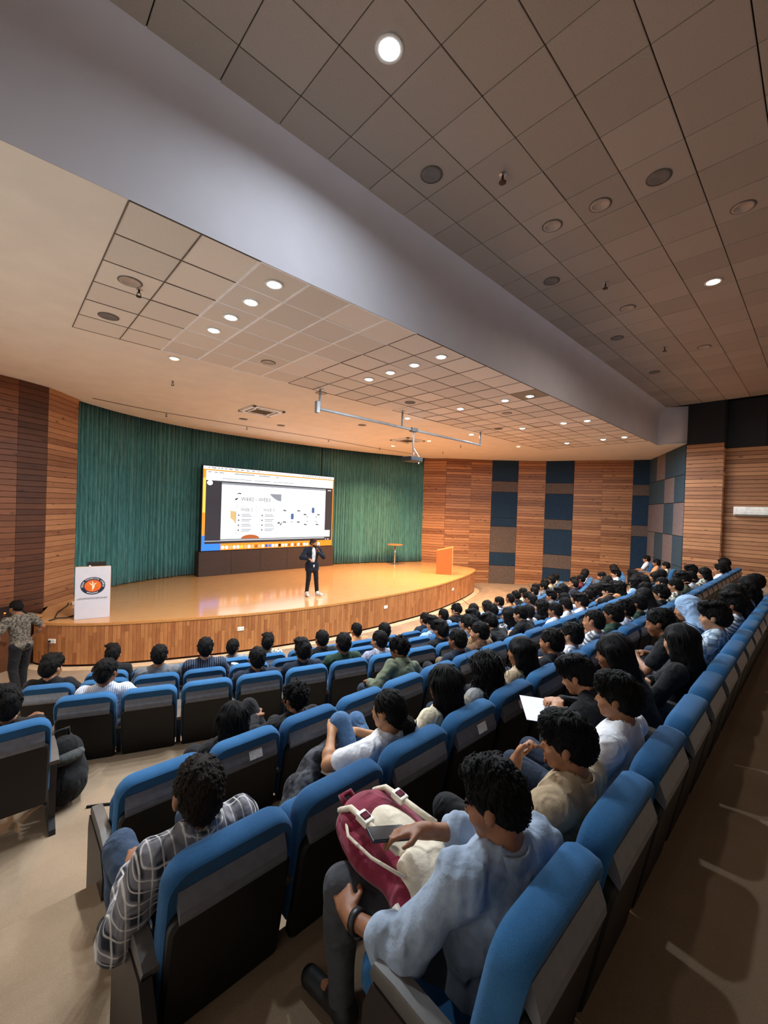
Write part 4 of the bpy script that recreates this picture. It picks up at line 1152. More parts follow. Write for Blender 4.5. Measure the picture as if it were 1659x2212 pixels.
def hand_prims(F, W, d, inward, k=1.0, curl=.9, fat=1.0, up=None):
    """palm, four bent fingers of unequal length and a thumb from the side of the palm"""
    d = d / np.linalg.norm(d)
    n = V3(0, 0, -1) if up is None else V3(*up)
    n = n - d * (n @ d); n /= np.linalg.norm(n) + 1e-9       # palm faces this way
    t = np.cross(n, d)                                         # across the palm
    if t @ inward < 0: t = -t                                  # thumb side points inward
    R = np.stack([t, d, n], 1)
    F.ell(W + d * .045, V3(.038, .052, .017) * k, R, .012)
    F.cone(W - d * .02, W + d * .02, .026 * k, .026 * k, .015)
    for i, (o, ln) in enumerate(((.03, .042), (.01, .048), (-.01, .045), (-.029, .036))):
        b = W + d * .082 * k + t * o * k
        d1 = d * math.cos(curl * .45) + n * math.sin(curl * .45)
        d2 = d * math.cos(curl * 1.3) + n * math.sin(curl * 1.3)
        m = b + d1 * ln * k
        F.cone(b - d * .02, m, .0098 * k * fat, .0088 * k * fat, .006)
        F.cone(m, m + d2 * ln * .85 * k, .0088 * k * fat, .0072 * k * fat, .004)
    b = W + d * .028 * k + t * .034 * k
    m = b + (d * .62 + t * .62 + n * .35) * .042 * k
    F.cone(b, m, .0125 * k * fat, .0105 * k * fat, .01)
    F.cone(m, m + (d * .9 + t * .05 + n * .42) * .032 * k, .0102 * k * fat, .0082 * k * fat, .004)

def torso(F, J, g, k=.05, female=False):
    T, P = J['T'], J['P']
    def at(*p): return P + T @ V3(*p)
    w = .92 if female else 1.0
    F.ell(P + V3(0, 0, -.005), V3(.165 + g, .135 + g, .105 + g), None, k)
    F.ell(at(0, .005, .16), V3(.14 * w + g, .105 + g, .17 + g), T, k)
    F.ell(at(0, .0, .32), V3(.162 * w + g, .112 + g, .17 + g), T, k)
    if female:
        for s in (-1, 1): F.ell(at(s * .07, .09, .3), V3(.055 + g, .05 + g, .055 + g), T, k)
    a, b = J['sh']
    F.cone(a, b, .052 + g, .052 + g, k * .8)
    F.cone(J['S'] + T @ V3(-.1, 0, -.03), J['N'] + T @ V3(-.035, 0, .02), .05 + g, .045 + g * .5, .03)
    F.cone(J['S'] + T @ V3(.1, 0, -.03), J['N'] + T @ V3(.035, 0, .02), .05 + g, .045 + g * .5, .03)

SKIN = {}
def skin(tone='b07a58'):
    key = 'skin_' + tone
    if key in MATS: return MATS[key]
    nt = NT(key); setp(nt, None, .55, 0, .4)
    v = nt.coord(); f = nt.noise(v, 30, 4)
    c = lin(tone)
    nt.l(nt.ramp(f, [(.3, tuple(x * .82 for x in c[:3]) + (1,)), (.7, tuple(min(1, x * 1.1) for x in c[:3]) + (1,))]), nt.b.inputs['Base Color'])
    nt.b.inputs['Subsurface Weight'].default_value = 0.0
    nt.bump(nt.noise(v, 250, 2), .1, .002)
    MATS[key] = nt.m
    return nt.m

def figure(J, vox=.013, sleeve='short', female=False, seed=1, loose=.012, fold=.006, head=1.0, parts=('body', 'shirt', 'trousers', 'shoes'), shoe_k=1.0, jacket=False, hem=None):
    """meshes of one posed figure: skin body, shirt, trousers, shoes"""
    pts = [J['P'], J['H'], J['N']] + [q for a in J['arms'] for q in a[:3]] + [q for a in J['legs'] for q in a]
    pts = np.array(pts); lo = pts.min(0) - .2; hi = pts.max(0) + .22
    out = {}
    fat = 1.0 if vox < .01 else 1.25
    F = Field(lo, hi, vox)
    torso(F, J, -.012, .05, female)
    head_prims(F, J['H'], J['Hm'], head)
    F.cone(J['N'] - V3(0, 0, .03), J['H'] + J['Hm'] @ V3(0, -.03, -.05), .056 if not female else .048, .052 if not female else .045, .02)
    for s, (S_, E_, W_, d) in enumerate(J['arms']):
        F.cone(S_, E_, .044, .038, .03); F.cone(E_, W_, .038, .026, .02)
        mid = E_ + (W_ - E_) * .3
        F.ell(mid, V3(.04, .04, .04), None, .03)
        inw = V3(1 if s == 0 else -1, 0, .2)
        hand_prims(F, W_, d, inw, 1.0, J['fist'], fat, J.get('palm', [None, None])[s])
    for hip, kn, an, toe in J['legs']:
        F.cone(hip, kn, .07, .05, .04); F.cone(kn, an, .048, .034, .02); F.cone(an, toe, .03, .025, .02)
    out['body'] = F.mesh('body')
    g = loose
    F = Field(lo, hi, vox)
    torso(F, J, g, .05, female)
    ln = {'none': .0, 'short': .62, 'half': .97, 'rolled': 1.0, 'long': 1.0}[sleeve]
    for s, (S_, E_, W_, d) in enumerate(J['arms']):
        if ln == 0: continue
        e = S_ + (E_ - S_) * ln
        F.cone(S_, e, .056 + g, .046 + g + (.012 if sleeve == 'short' else .004), .04)
        if sleeve in ('long', 'rolled'):
            q = {'long': .93, 'rolled': .28}[sleeve]
            w_ = E_ + (W_ - E_) * q
            F.cone(E_, w_, .046 + g, (.034 if sleeve == 'long' else .05) + g, .03)
            if sleeve == 'rolled':
                F.cone(E_ + (W_ - E_) * .2, w_, .058 + g, .058 + g, .008)
    if hem is not None:
        F.cone(J['P'] + V3(-.07, 0, -.02), J['P'] + V3(-.07, .0, hem), .12 + g, .12 + g, .04); F.cone(J['P'] + V3(.07, 0, -.02), J['P'] + V3(.07, 0, hem), .12 + g, .12 + g, .04)
    F.folds(fold * .7, 30, seed)
    if vox < .0125: F.folds(fold * .55, 62, seed + 3)
    if sleeve == 'short':
        for S_, E_, W_, d in J['arms']: pass
    # open neck
    F.ell(J['N'] + J['T'] @ V3(0, .03, .055), V3(.066, .075, .05), J['T'], .01, 's')
    if jacket:
        pass
    out['shirt'] = F.mesh('shirt')
    if sleeve in ('long', 'rolled', 'half'):
        # collar band
        mb = MB(); prof = []
        T = J['T']; n = 18
        for r, z, y in ((.073, -.012, 0), (.071, .03, .0), (.079, .028, 0), (.088, -.02, 0)):
            prof.append([tuple(J['N'] + T @ V3(r * math.cos(2 * math.pi * i / n) * .95, r * math.sin(2 * math.pi * i / n) * 1.02 + .005, z + .012 - .03 * max(0, math.sin(2 * math.pi * i / n)))) for i in range(n)])
        mb.rings(prof, cap=False)
        out['collar'] = mb.mesh('collar', None, True)
    F = Field(lo, hi, vox)
    F.ell(J['P'] + V3(0, 0, -.01), V3(.172, .142, .11), None, .04)
    for hip, kn, an, toe in J['legs']:
        F.cone(hip, kn, .092, .07, .04); F.cone(kn, an, .068, .056, .02)
    F.folds(fold, 24, seed + 5)
    out['trousers'] = F.mesh('trousers')
    for key, (hip, kn, an, toe) in zip(('shoeL', 'shoeR'), J['legs']):
        F = Field(np.minimum(an, toe) - .12, np.maximum(an, toe) + .14, vox)
        F.cone(an + V3(0, -.03, -.045), an + V3(0, .02, .0), .045, .05, .02); F.cone(an + V3(0, -.02, -.045), toe + V3(0, .03, .0), .042, .04, .03)
        F.plane((0, 0, an[2] - .085), (0, 0, -1))
        out[key] = F.mesh('shoe')
    m = Matrix(J['Hm'].tolist()).to_4x4(); m.translation = Vector(J['H'].tolist())
    out['Hm'] = m @ Matrix.Scale(head, 4)
    return out

# ---- hair, in head space (face looks along +y)
def hair_mat(name, tone, rough=.5):
    if name in MATS: return MATS[name]
    nt = NT(name); setp(nt, None, .62, 0, .12, 0)
    v = nt.coord((1, 1, .3)); f = nt.noise(v, 260, 3, .7)
    c = lin(tone)
    nt.l(nt.ramp(f, [(.3, tuple(x * .55 for x in c[:3]) + (1,)), (.75, tuple(min(1, x * 1.7) for x in c[:3]) + (1,))]), nt.b.inputs['Base Color'])
    nt.bump(f, .8, .006)
    MATS[name] = nt.m
    return nt.m
M_HAIR = hair_mat('hair_black', '0c0a0a'); M_HAIRB = hair_mat('hair_dark_brown', '1c130e')
def tufts(F, amp, sc, seed):
    rg = np.random.RandomState(seed)
    X = F.ax[0][:, None, None]; Y = F.ax[1][None, :, None]; Z = F.ax[2][None, None, :]
    g = 0
    for i in range(10):
        d = rg.normal(size=3); d /= np.linalg.norm(d); e = rg.normal(size=3); e /= np.linalg.norm(e)
        s = sc * rg.uniform(.5, 1.8)
        g = g + np.sin((X * d[0] + Y * d[1] + Z * d[2]) * s + rg.uniform(0, 6) + 2.0 * np.sin((X * e[0] + Y * e[1] + Z * e[2]) * s * .5)) / 4.0
    F.f = F.f + (amp * g).astype(np.float32)
def hair(style, vox=.007):
    F = Field((-.2, -.26, -.45), (.2, .2, .2), vox)
    if style in ('short', 'crop', 'curly', 'quiff', 'fringe'):
        v = {'short': .0, 'crop': -.005, 'curly': .006, 'quiff': .002, 'fringe': .004}[style]
        F.ell((0, -.02, .036), (.083 + v, .106 + v, .096 + v), None, .02)
        F.ell((0, -.064, -.01), (.068 + v * .5, .058 + v * .5, .075), None, .03)          # nape
        if style == 'quiff':
            F.ell((0, .05, .1), (.058, .045, .03), None, .03); F.ell((.01, -.01, .118), (.06, .07, .025), None, .03)
        if style == 'fringe':
            F.ell((0, .07, .07), (.07, .045, .045), None, .03); F.ell((-.02, .01, .12), (.075, .09, .03), None, .03)
        for s in (-1, 1): F.cone((s * .079, .012, .02), (s * .08, .016, -.03), .011, .006, .015)   # sideburns
        tufts(F, .0035 if style != 'curly' else .01, 80 if style != 'curly' else 110, 3)
        low = .055 if style not in ('fringe',) else .03
        F.ell((0, .132, -.066), (.078, .092, .122 + (.0 if style == 'fringe' else .008)), None, .012, 's')   # face opening
        for s in (-1, 1): F.ell((s * .09, .03, -.075), (.03, .055, .05), None, .01, 's')
        for s in (-1, 1): F.ell((s * .09, -.01, -.03), (.022, .026, .036), None, .006, 's')   # ears stay free
        F.plane((0, 0, -.082), (0, 0.1, -1))
    elif style in ('long', 'longwavy', 'bob'):
        F.ell((0, -.02, .036), (.09, .11, .098), None, .02)
        ln = {'long': -.36, 'longwavy': -.34, 'bob': -.14}[style]
        for x, y in ((-.06, -.05), (.06, -.05), (0, -.085), (-.075, -.01), (.075, -.01), (-.03, -.08), (.03, -.08)):
            F.cone((x, y, .03), (x * 1.25, y - .035 if y < -.03 else y - .02, ln + (.06 if abs(x) > .07 else 0)), .04, .034, .03)
        tufts(F, .004 if style != 'longwavy' else .011, 60, 5)
        F.ell((0, .15, -.09), (.07, .115, .15), None, .012, 's')
    elif style == 'bun':
        F.ell((0, -.018, .034), (.082, .104, .095), None, .02)
        F.ell((0, -.07, -.02), (.06, .05, .07), None, .03)
        F.cone((0, -.11, -.03), (.0, -.14, -.05), .03, .03, .02)
        F.cone((0, -.15, -.06), (.01, -.13, -.3), .034, .016, .02)
        tufts(F, .003, 90, 6)
        F.ell((0, .135, -.075), (.072, .088, .13), None, .012, 's')
        for s in (-1, 1): F.ell((s * .09, .01, -.05), (.026, .05, .06), None, .01, 's')
    elif style == 'cap':
        F.ell((0, -.018, .04), (.088, .108, .092), None, .015)
        F.plane((0, 0, .02), (0, 0.0, -1))
        F.ell((0, .12, .03), (.07, .075, .008), None, .012)
    elif style == 'scarf':
        F.ell((0, -.03, .03), (.1, .125, .115), None, .03)
        for x in (-.07, .07, 0): F.cone((x, -.05, -.02), (x * 1.7, -.08, -.22), .07, .09, .05)
        tufts(F, .006, 40, 8)
        F.ell((0, .15, -.05), (.07, .11, .12), None, .02, 's')
    if style not in ('cap', 'scarf'):
        for s in (-1, 1): F.cone((s * .014, .099, .012), (s * .045, .088, .016), .0045, .004, .003)
    return F.mesh('hair')
HAIR = {}
def locks(me, style, n, seed):
    """tapered strands laid over the hair mass, joined into the same mesh"""
    rg = np.random.RandomState(seed)
    nv = len(me.vertices)
    co = np.empty(nv * 3, np.float32); me.vertices.foreach_get('co', co); co = co.reshape(-1, 3)
    no = np.empty(nv * 3, np.float32); me.vertex_normals.foreach_get('vector', no); no = no.reshape(-1, 3)
    nf = len(me.polygons); fv = np.empty(nf * 4, np.int32); me.loops.foreach_get('vertex_index', fv); fv = fv.reshape(-1, 4)
    ok = np.where(~(((co[:, 1] > .082) & (co[:, 2] < .03)) | ((np.abs(co[:, 0]) > .06) & (co[:, 2] < .035) & (co[:, 1] > -.045) & (style not in ('long', 'longwavy', 'bob')))))[0]
    ln = {'short': .028, 'crop': .02, 'curly': .034, 'quiff': .036, 'fringe': .042, 'long': .11, 'longwavy': .1, 'bob': .07, 'bun': .06}[style]
    wild = {'curly': .9, 'longwavy': .45, 'quiff': .28, 'fringe': .16, 'short': .16, 'long': .06, 'bob': .1, 'bun': .08}.get(style, .2)
    crown = np.array([.01, -.035, .13])
    V, Fq = [co], [fv]; base = nv
    for i in rg.choice(ok, n):
        p, nn = co[i], no[i]
        t = (p - crown) if style not in ('long', 'longwavy', 'bob') else np.array([p[0] * .3, -.1, -1.0])
        if style == 'bun': t = np.array([0, -.13, -.06]) - p
        if p[1] > .03 and style in ('fringe', 'short'): t = np.array([rg.uniform(-.3, .6), .6, -.6])
        if style == 'quiff' and p[1] > -.02 and p[2] > .06: t = np.array([.3, .1, .6])
        nape = p[2] < .005 and style in ('short', 'crop', 'curly', 'quiff', 'fringe')
        t = t + rg.normal(size=3) * wild * (.4 if nape else 1) * (np.linalg.norm(t) + 1e-6)
        t = t - nn * (t @ nn); t /= np.linalg.norm(t) + 1e-6
        s = np.cross(nn, t); L = ln * rg.uniform(.6, 1.25); w = .0055 * rg.uniform(.6, 1.2)
        lift = .005 * rg.uniform(.3, 1.4) * (1.6 if style in ('curly', 'quiff') else .5 if style in ('long', 'bob', 'bun') else 1)
        if nape: L *= .28; lift *= .35
        b = rg.uniform(-.35, .35) * L
        q = []
        for u, wd, up in ((0, w, -.003), (.35, w, lift * .8), (.7, w * .7, lift), (1.0, w * .12, lift * .5)):
            c = p + t * L * u + s * b * u * u + nn * (up - L * u * u * (.5 if style in ('long', 'longwavy', 'bob') else .3))
            if style == 'curly': c = c + s * .006 * math.sin(u * 7) + nn * .005 * math.cos(u * 6)
            q += [c - s * wd, c + nn * wd * .8, c + s * wd]
        V.append(np.array(q, np.float32))
        f = []
        for k in range(3):
            a = base + k * 3
            f += [(a, a + 1, a + 4, a + 3), (a + 1, a + 2, a + 5, a + 4)]
        Fq.append(np.array(f, np.int32)); base += 12
    V = np.concatenate(V); Fq = np.concatenate(Fq)
    m2 = bpy.data.meshes.new('hair')
    m2.vertices.add(len(V)); m2.vertices.foreach_set('co', V.ravel())
    m2.loops.add(len(Fq) * 4); m2.loops.foreach_set('vertex_index', Fq.ravel().astype(np.int32))
    m2.polygons.add(len(Fq)); m2.polygons.foreach_set('loop_start', (np.arange(len(Fq)) * 4).astype(np.int32))
    m2.update(calc_edges=True); m2.shade_smooth()
    bpy.data.meshes.remove(me)
    return m2
def get_hair(style, fine=False):
    key = (style, fine)
    if key not in HAIR:
        HAIR[key] = hair(style, .0055 if fine else .0085)
        if style not in ('cap', 'scarf'): HAIR[key] = locks(HAIR[key], style, (900 if fine else 260) * (2 if style in ('long', 'longwavy') else 1), 5)
    return HAIR[key]
eye_me = None
def get_eyes():
    global eye_me
    if eye_me is None:
        mb = MB()
        for s in (-1, 1):
            mb.lathe([(.0005, .0), (.004, .0008), (.0062, .0)], 10, (0, 0, 0), Matrix.Translation((s * .03, .0965, -.007)) @ Matrix.Rotation(-math.pi / 2, 4, 'X'))
        eye_me = mb.mesh('pupils', mat('pupil_black', '0c0908', .2), True)
    return eye_me

def slot(o, m):
    if not o.data.materials: o.data.materials.append(m)
    o.material_slots[0].link = 'OBJECT'; o.material_slots[0].material = m

def person(pos, fig, label, group, shirt, trousers, shoes, tone='9a6848', hairstyle='short', hairm=None, fine=False, dx=0.0, scale=1.0, name='person', eyes=True, extra_rot=0.0):
    """body is the top-level mesh; clothes and hair are its children; copies share mesh data"""
    x, y, z, a = pos
    a2 = a + extra_rot
    o = link(name, fig['body'], None, (x + dx * math.cos(a), y + dx * math.sin(a), z), (0, 0, a2), label=label, cat='person', group=group)
    o.scale = (scale, scale, scale)
    slot(o, skin(tone))
    so = None
    for part, m in (('shirt', shirt), ('collar', shirt), ('trousers', trousers), ('shoeL', shoes), ('shoeR', shoes)):
        if part in fig and m is not None:
            q = link('shoe' if part.startswith('shoe') else part, fig[part], so if part == 'collar' else o); slot(q, m)
            if part == 'shirt': so = q
    if hairstyle:
        nm = {'cap': 'cap', 'scarf': 'headscarf'}.get(hairstyle, 'hair')
        h = link(nm, get_hair(hairstyle, fine), o, mtx=fig['Hm']); slot(h, hairm or M_HAIR)
        if hairstyle == 'cap': slot(link('hair', get_hair('crop', fine), o, mtx=fig['Hm']), M_HAIR)
    if eyes: link('pupils', get_eyes(), o, mtx=fig['Hm'])
    return o
# ------------------------------------------------------------------ crowd poses
POSES = {
 'lap':   dict(J=seated(-.2, 0, -.1), sleeve='short'),
 'lapL':  dict(J=seated(-.18, .35, -.05, L=(-.16, .55, .64), R=(.12, .48, .66)), sleeve='long'),
 'lapR':  dict(J=seated(-.22, -.4, -.02, L=(-.1, .45, .66), R=(.18, .52, .64)), sleeve='short'),
 'chin':  dict(J=seated(-.02, .1, -.12, L=(-.05, .33, 1.0), poleL=(-.5, .5, -1), R=(.02, .45, .68)), sleeve='short'),
 'cross': dict(J=seated(-.25, .05, -.05, L=(.1, .36, .82), R=(-.1, .4, .8)), sleeve='long'),
 'phone': dict(J=seated(-.1, -.1, -.45, L=(-.06, .48, .78), R=(.08, .5, .8)), sleeve='short'),
 'fore':  dict(J=seated(.45, .1, -.25, L=(-.1, .72, .68), R=(.1, .72, .68)), sleeve='short'),
 'bow':   dict(J=seated(.75, 0, -.5, L=(-.05, .8, .66), R=(.08, .8, .66)), sleeve='long'),
 'slouch': dict(J=seated(-.32, .1, .02, slouch=1.0, L=(-.12, .6, .62), R=(.14, .6, .62), feet=.06), sleeve='short'),
 'fem':   dict(J=seated(-.15, .1, -.1, L=(-.04, .5, .66), R=(.05, .48, .68), knees=(.06, .06)), sleeve='short', female=True),
 'femR':  dict(J=seated(-.12, -.35, -.15, L=(-.08, .5, .7), R=(.08, .48, .68), knees=(.06, .06)), sleeve='long', female=True),
}
FIG = {}
def fig(name):
    if name not in FIG:
        q = dict(POSES[name]); J = q.pop('J'); FIG[name] = figure(J, .0135, seed=len(FIG) + 1, head=1.1, **q)
    return FIG[name]
SH = {
 'white': cloth('shirt_white', 'd9d9de'), 'black': cloth('shirt_black', '17171a'), 'navy': cloth('shirt_navy', '1d2533'), 'grey': cloth('shirt_grey', '6b6c70'),
 'green': cloth('jacket_dark_green', '24392c'), 'olive': cloth('shirt_olive_grey', '5d6350'), 'beige': cloth('shirt_beige', 'b09a7c'), 'brown': cloth('shirt_brown', '6b4c36'),
 'blue': cloth('shirt_light_blue', '8fa9c9'), 'peach': cloth('shirt_peach', 'c98d63'), 'red': cloth('shirt_maroon', '6e2430'), 'cream': cloth('shirt_cream', 'd8cbb0'),
 'pin': cloth('shirt_pinstripe', '1b2230', 'stripe', '4a5468', scale=38), 'hst': cloth('shirt_white_striped', 'd5d5d8', 'hstripe', '6a6a72', scale=22),
 'wst': cloth('shirt_white_fine_stripe', 'dcdde3', 'stripe', '9aa3bb', scale=55), 'plaidw': cloth('shirt_white_plaid', 'cfcfd6', 'plaid', '8a8d9c', '70748a', scale=30),
 'check': cloth('shirt_blue_check', 'bcc8d6', 'check', '53708c', scale=13), 'print': cloth('shirt_print', 'cfcabb', 'print', '2c2a2a', scale=24), 'printb': cloth('shirt_black_print', '1a1a1c', 'print', 'c9c9c9', scale=18),
 'tan': cloth('shirt_tan_stripe', '9a8263', 'hstripe', '6a573f', scale=30), 'wgrey': cloth('hoodie_grey_white', '8a8a8c'),
}
SHNAME = {'white': 'white shirt', 'black': 'black top', 'navy': 'navy shirt', 'grey': 'grey shirt', 'green': 'dark green jacket', 'olive': 'olive grey shirt', 'beige': 'beige top', 'brown': 'brown top', 'blue': 'light blue shirt', 'peach': 'peach top', 'red': 'maroon top', 'cream': 'cream top', 'pin': 'dark pinstripe shirt', 'hst': 'striped white shirt', 'wst': 'finely striped white shirt', 'plaidw': 'white plaid shirt', 'check': 'blue checked shirt', 'print': 'printed pale shirt', 'printb': 'black printed top', 'tan': 'tan striped top', 'wgrey': 'grey hoodie'}
TR = [cloth('trousers_black', '16161a'), cloth('jeans_dark', '232c3c'), cloth('jeans_blue', '3d5878'), cloth('trousers_grey', '46474c'), cloth('trousers_khaki', '6a5a44')]
SHOE = [mat('shoes_black', '1a1a1c', .5), mat('shoes_white', 'c9c9c9', .5), mat('shoes_brown', '3c2a20', .5)]
HNAME = {'short': 'short hair', 'crop': 'cropped hair', 'curly': 'curly hair', 'quiff': 'swept-up hair', 'fringe': 'thick hair', 'long': 'long hair', 'longwavy': 'wavy hair', 'bob': 'bobbed hair', 'bun': 'tied back hair', 'cap': 'a pale cap', 'scarf': 'a pale headscarf'}
TONES = ['9a6848', '8a5a3c', 'a87452', '7c5036', 'b08060']
GRP = 'people seated in the rows'
TAKEN = set()
def sit(row, i, pose, sh, hs='short', tr=None, dx=0.0, what=None, tone=None, scale=1.0, f=None, hairm=None, fine=False, eyes=True, shoe=None):
    nm = ROWS[row][6]
    lab = what or 'person with %s in %s, %s seat of the %s' % (HNAME[hs], SHNAME[sh], ORD[i], nm)
    rr = random.Random(hash((row, i)) % 1000 if False else ord(row) * 100 + i)
    o = person(SEATS[row][i], f or fig(pose), lab, GRP, SH[sh], tr or rr.choice(TR), SHOE[shoe] if shoe is not None else rr.choice(SHOE), tone or rr.choice(TONES), hs, hairm, fine, dx, scale * rr.uniform(.98, 1.03) * (1.04 if row in 'DEF' else 1.0), eyes=eyes)
    if hs == 'cap': pass
    TAKEN.add((row, i))
    return o
# ---- near figures, posed one by one
PAPER = mat('paper_white', 'd8d9e2', .6)
# row A, seat 1: man in a denim shirt with a backpack on his lap
JD = seated(-.17, .45, -.3, roll=.04, twist=-.25, L=(-.34, .62, .58), poleL=(-.5, -.9, -.7), R=(-.1, .5, .84), poleR=(1, .1, -.6), knees=(.26, .16), handdirL=(.3, .9, .05), handdirR=(-.75, .6, -.02), fist=.75, drop=.09)
JD['palm'] = [(.6, .1, -.8), (-.3, -.2, -1)]
fD = figure(JD, .0085, 'rolled', seed=31, loose=.018, fold=.011, head=.95)
SH['denim'] = cloth('shirt_pale_denim', '8e9bad')
sit('A', 0, None, 'denim', 'quiff', tr=TR[3], shoe=0, what='person in a pale denim shirt with rolled sleeves, backpack on his lap', tone='8a5a3e', f=fD, fine=True, dx=.1)
# row A, seat 2: man in beige shirt, hand to mouth
JB = seated(-.16, .3, -.12, drop=.09, L=(-.13, .42, .93), poleL=(-.4, .1, -1), R=(-.13, .5, .64), handdirL=(.25, -.2, 1), fist=1.2, knees=(.15, .15))
JB['palm'] = [(.2, -1, .1), None]
fB = figure(JB, .0095, 'half', head=.95, seed=42, loose=.02, fold=.006)
sit('A', 1, None, 'beige', 'fringe', TR[0], what='person in a beige shirt resting his hand on his mouth', tone='9a6644', f=fB, fine=True, dx=.07)
# row A, seat 3: man in white T-shirt looking at the stage
fW = figure(seated(-.18, .12, -.06, drop=.03, L=(-.1, .5, .66), R=(.12, .52, .66)), .0105, 'short', head=.96, seed=51, loose=.018, fold=.005)
sit('A', 2, None, 'white', 'fringe', TR[1], what='person in a white T-shirt in profile with thick dark hair', tone='8f6040', f=fW, fine=True, dx=.08)
# row A, seat 4: man in black leaning far forward, writing on paper
fK = figure(seated(.62, .12, -.42, L=(-.12, .74, .74), R=(.1, .8, .72), poleL=(-1, -.5, -.3), poleR=(1, -.5, -.3)), .0115, 'long', seed=61)
sit('A', 3, None, 'black', 'fringe', TR[0], what='person in black bent forward over a sheet of paper', f=fK, fine=True)
sit('A', 4, 'fore', 'black', 'long', TR[0], what='person with long dark hair in black leaning forward', dx=-.1)
sit('A', 5, 'femR', 'black', 'long', TR[2], what='person in profile with straight black hair and raised hands', tone='b08060', dx=-.1)
sit('A', 6, 'fore', 'black', 'short', dx=.05)
sit('A', 7, 'lap', 'check', 'fringe', TR[1])
sit('A', 8, 'fore', 'blue', 'scarf', TR[0], hairm=SH['blue'])
sit('A', 9, 'lap', 'hst', 'fringe', dx=0)
sit('A', 10, 'phone', 'navy', 'long')
sit('A', 11, 'lap', 'white', 'curly')
sit('A', 12, 'fem', 'black', 'long')
sit('A', 13, 'lapL', 'hst', 'short')
# row B, seat 1: man in a plaid shirt
fP = figure(seated(-.12, -.1, -.05, L=(-.2, .48, .63), R=(.14, .5, .62), poleL=(-.45, -.3, -.8), poleR=(.5, -.3, -.8), knees=(.19, .15), drop=.13), .009, 'long', seed=71, loose=.026, fold=.007, head=1.17)
SH['plaid'] = cloth('shirt_dark_plaid', '2a2c36', 'plaid', 'c9c4bf', '7d7a80', scale=24)
sit('B', 0, None, 'plaid', 'short', shoe=0, tr=cloth('jeans_steel', '39485e'), what='person in a dark and white plaid shirt seen from behind', tone='8a5a3e', f=fP, fine=True, hairm=M_HAIRB, dx=-.05, scale=1.03)
# row B, seat 3: woman with tied hair, knees up
fU = figure(seated(-.3, .3, -.05, slouch=.7, L=(-.16, .62, .8), R=(.05, .6, .74), drop=.05, legx={-1: ((-.06, .66, .82), (-.02, .76, .45)), 1: ((.12, .7, .74), (.16, .8, .36))}), .0105, 'short', female=True, seed=81)
sit('B', 2, None, 'white', 'bun', cloth('jeans_denim_blue', '46668c'), what='person in a white top with tied hair and one knee drawn up', tone='a8744e', f=fU, fine=True)
sit('B', 3, 'fem', 'cream', 'long', TR[0], fine=True, what='person with long straight hair and a cream sleeve')
sit('B', 4, 'femR', 'wgrey', 'longwavy', TR[1], fine=True, what='person with long wavy hair holding up a silver can')
sit('B', 5, 'fem', 'beige', 'bob', TR[0])
sit('B', 6, 'lap', 'black', 'short', TR[1])
sit('B', 7, 'slouch', 'white', 'short', dx=0)
sit('B', 8, 'lap', 'hst', 'crop', dx=0)
sit('B', 9, 'cross', 'green', 'short')
sit('B', 10, 'lapL', 'wst', 'curly')
sit('B', 11, 'lap', 'green', 'short')
sit('B', 12, 'phone', 'white', 'long')
sit('B', 13, 'cross', 'black', 'curly')
sit('B', 14, 'fore', 'black', 'short')
sit('B', 15, 'lap', 'print', 'short', scale=1.02)
# row C
fC1 = figure(seated(-.3, .15, -.1, slouch=.8), .0115, 'short', seed=91)
sit('C', 1, None, 'black', 'long', TR[0], f=fC1, fine=True, what='dark haired person in black sunk low in the seat before the one in plaid')
fC2 = figure(seated(-.3, .2, -.1, slouch=.8, legx={-1: ((-.2, .72, .84), (-.22, .86, .45)), 1: ((.1, .78, .56), (.12, .78, .1))}, L=(-.2, .6, .78)), .0115, 'long', seed=92)
sit('C', 2, None, 'black', 'curly', TR[0], f=fC2, fine=True, what='person with a round curly head and one knee drawn up, slumped in the seat')
fC4 = figure(seated(.28, .35, -.3, side=.28, L=(-.1, .62, .7), R=(.25, .6, .68)), .0115, 'long', seed=93)
sit('C', 4, None, 'olive', 'curly', TR[1], f=fC4, fine=True, what='person in an olive grey shirt bending forward to the side', dx=.2)
sit('C', 6, 'lap', 'navy', 'short', TR[0], dx=.06)
sit('C', 7, 'lapL', 'brown', 'short', TR[4])
sit('C', 8, 'bow', 'tan', 'curly', TR[4])
sit('C', 9, 'bow', 'black', 'fringe', TR[0], dx=-.1)
sit('C', 10, 'fore', 'black', 'short')
sit('C', 11, 'lap', 'wst', 'short')
sit('C', 12, 'phone', 'white', 'short')
sit('C', 13, 'lap', 'white', 'fringe')
# row D
sit('D', 0, 'lapR', 'wst', 'short', TR[0], dx=.12, what='person in a finely striped white shirt, first seat of the third row')
sit('D', 3, 'slouch', 'navy', 'short')
sit('D', 4, 'lap', 'navy', 'fringe')
sit('D', 5, 'lap', 'green', 'short', scale=1.04)
sit('D', 6, 'lapL', 'plaidw', 'short')
sit('D', 8, 'lap', 'black', 'fringe')
sit('D', 9, 'lap', 'blue', 'short')
sit('D', 10, 'fore', 'white', 'fringe')
sit('D', 11, 'fem', 'printb', 'long')
# row E
sit('E', 0, 'lapR', 'black', 'fringe', TR[0], what='person in a black jacket with a straight fringe at the far left', dx=-.05)
sit('E', 2, 'lap', 'grey', 'short', scale=1.02)
sit('E', 3, 'lap', 'pin', 'short', scale=1.05)
sit('E', 6, 'fem', 'black', 'short')
sit('E', 8, 'lap', 'black', 'short')
sit('E', 10, 'slouch', 'blue', 'fringe')
sit('E', 12, 'phone', 'white', 'short')
sit('E', 13, 'lap', 'black', 'curly')
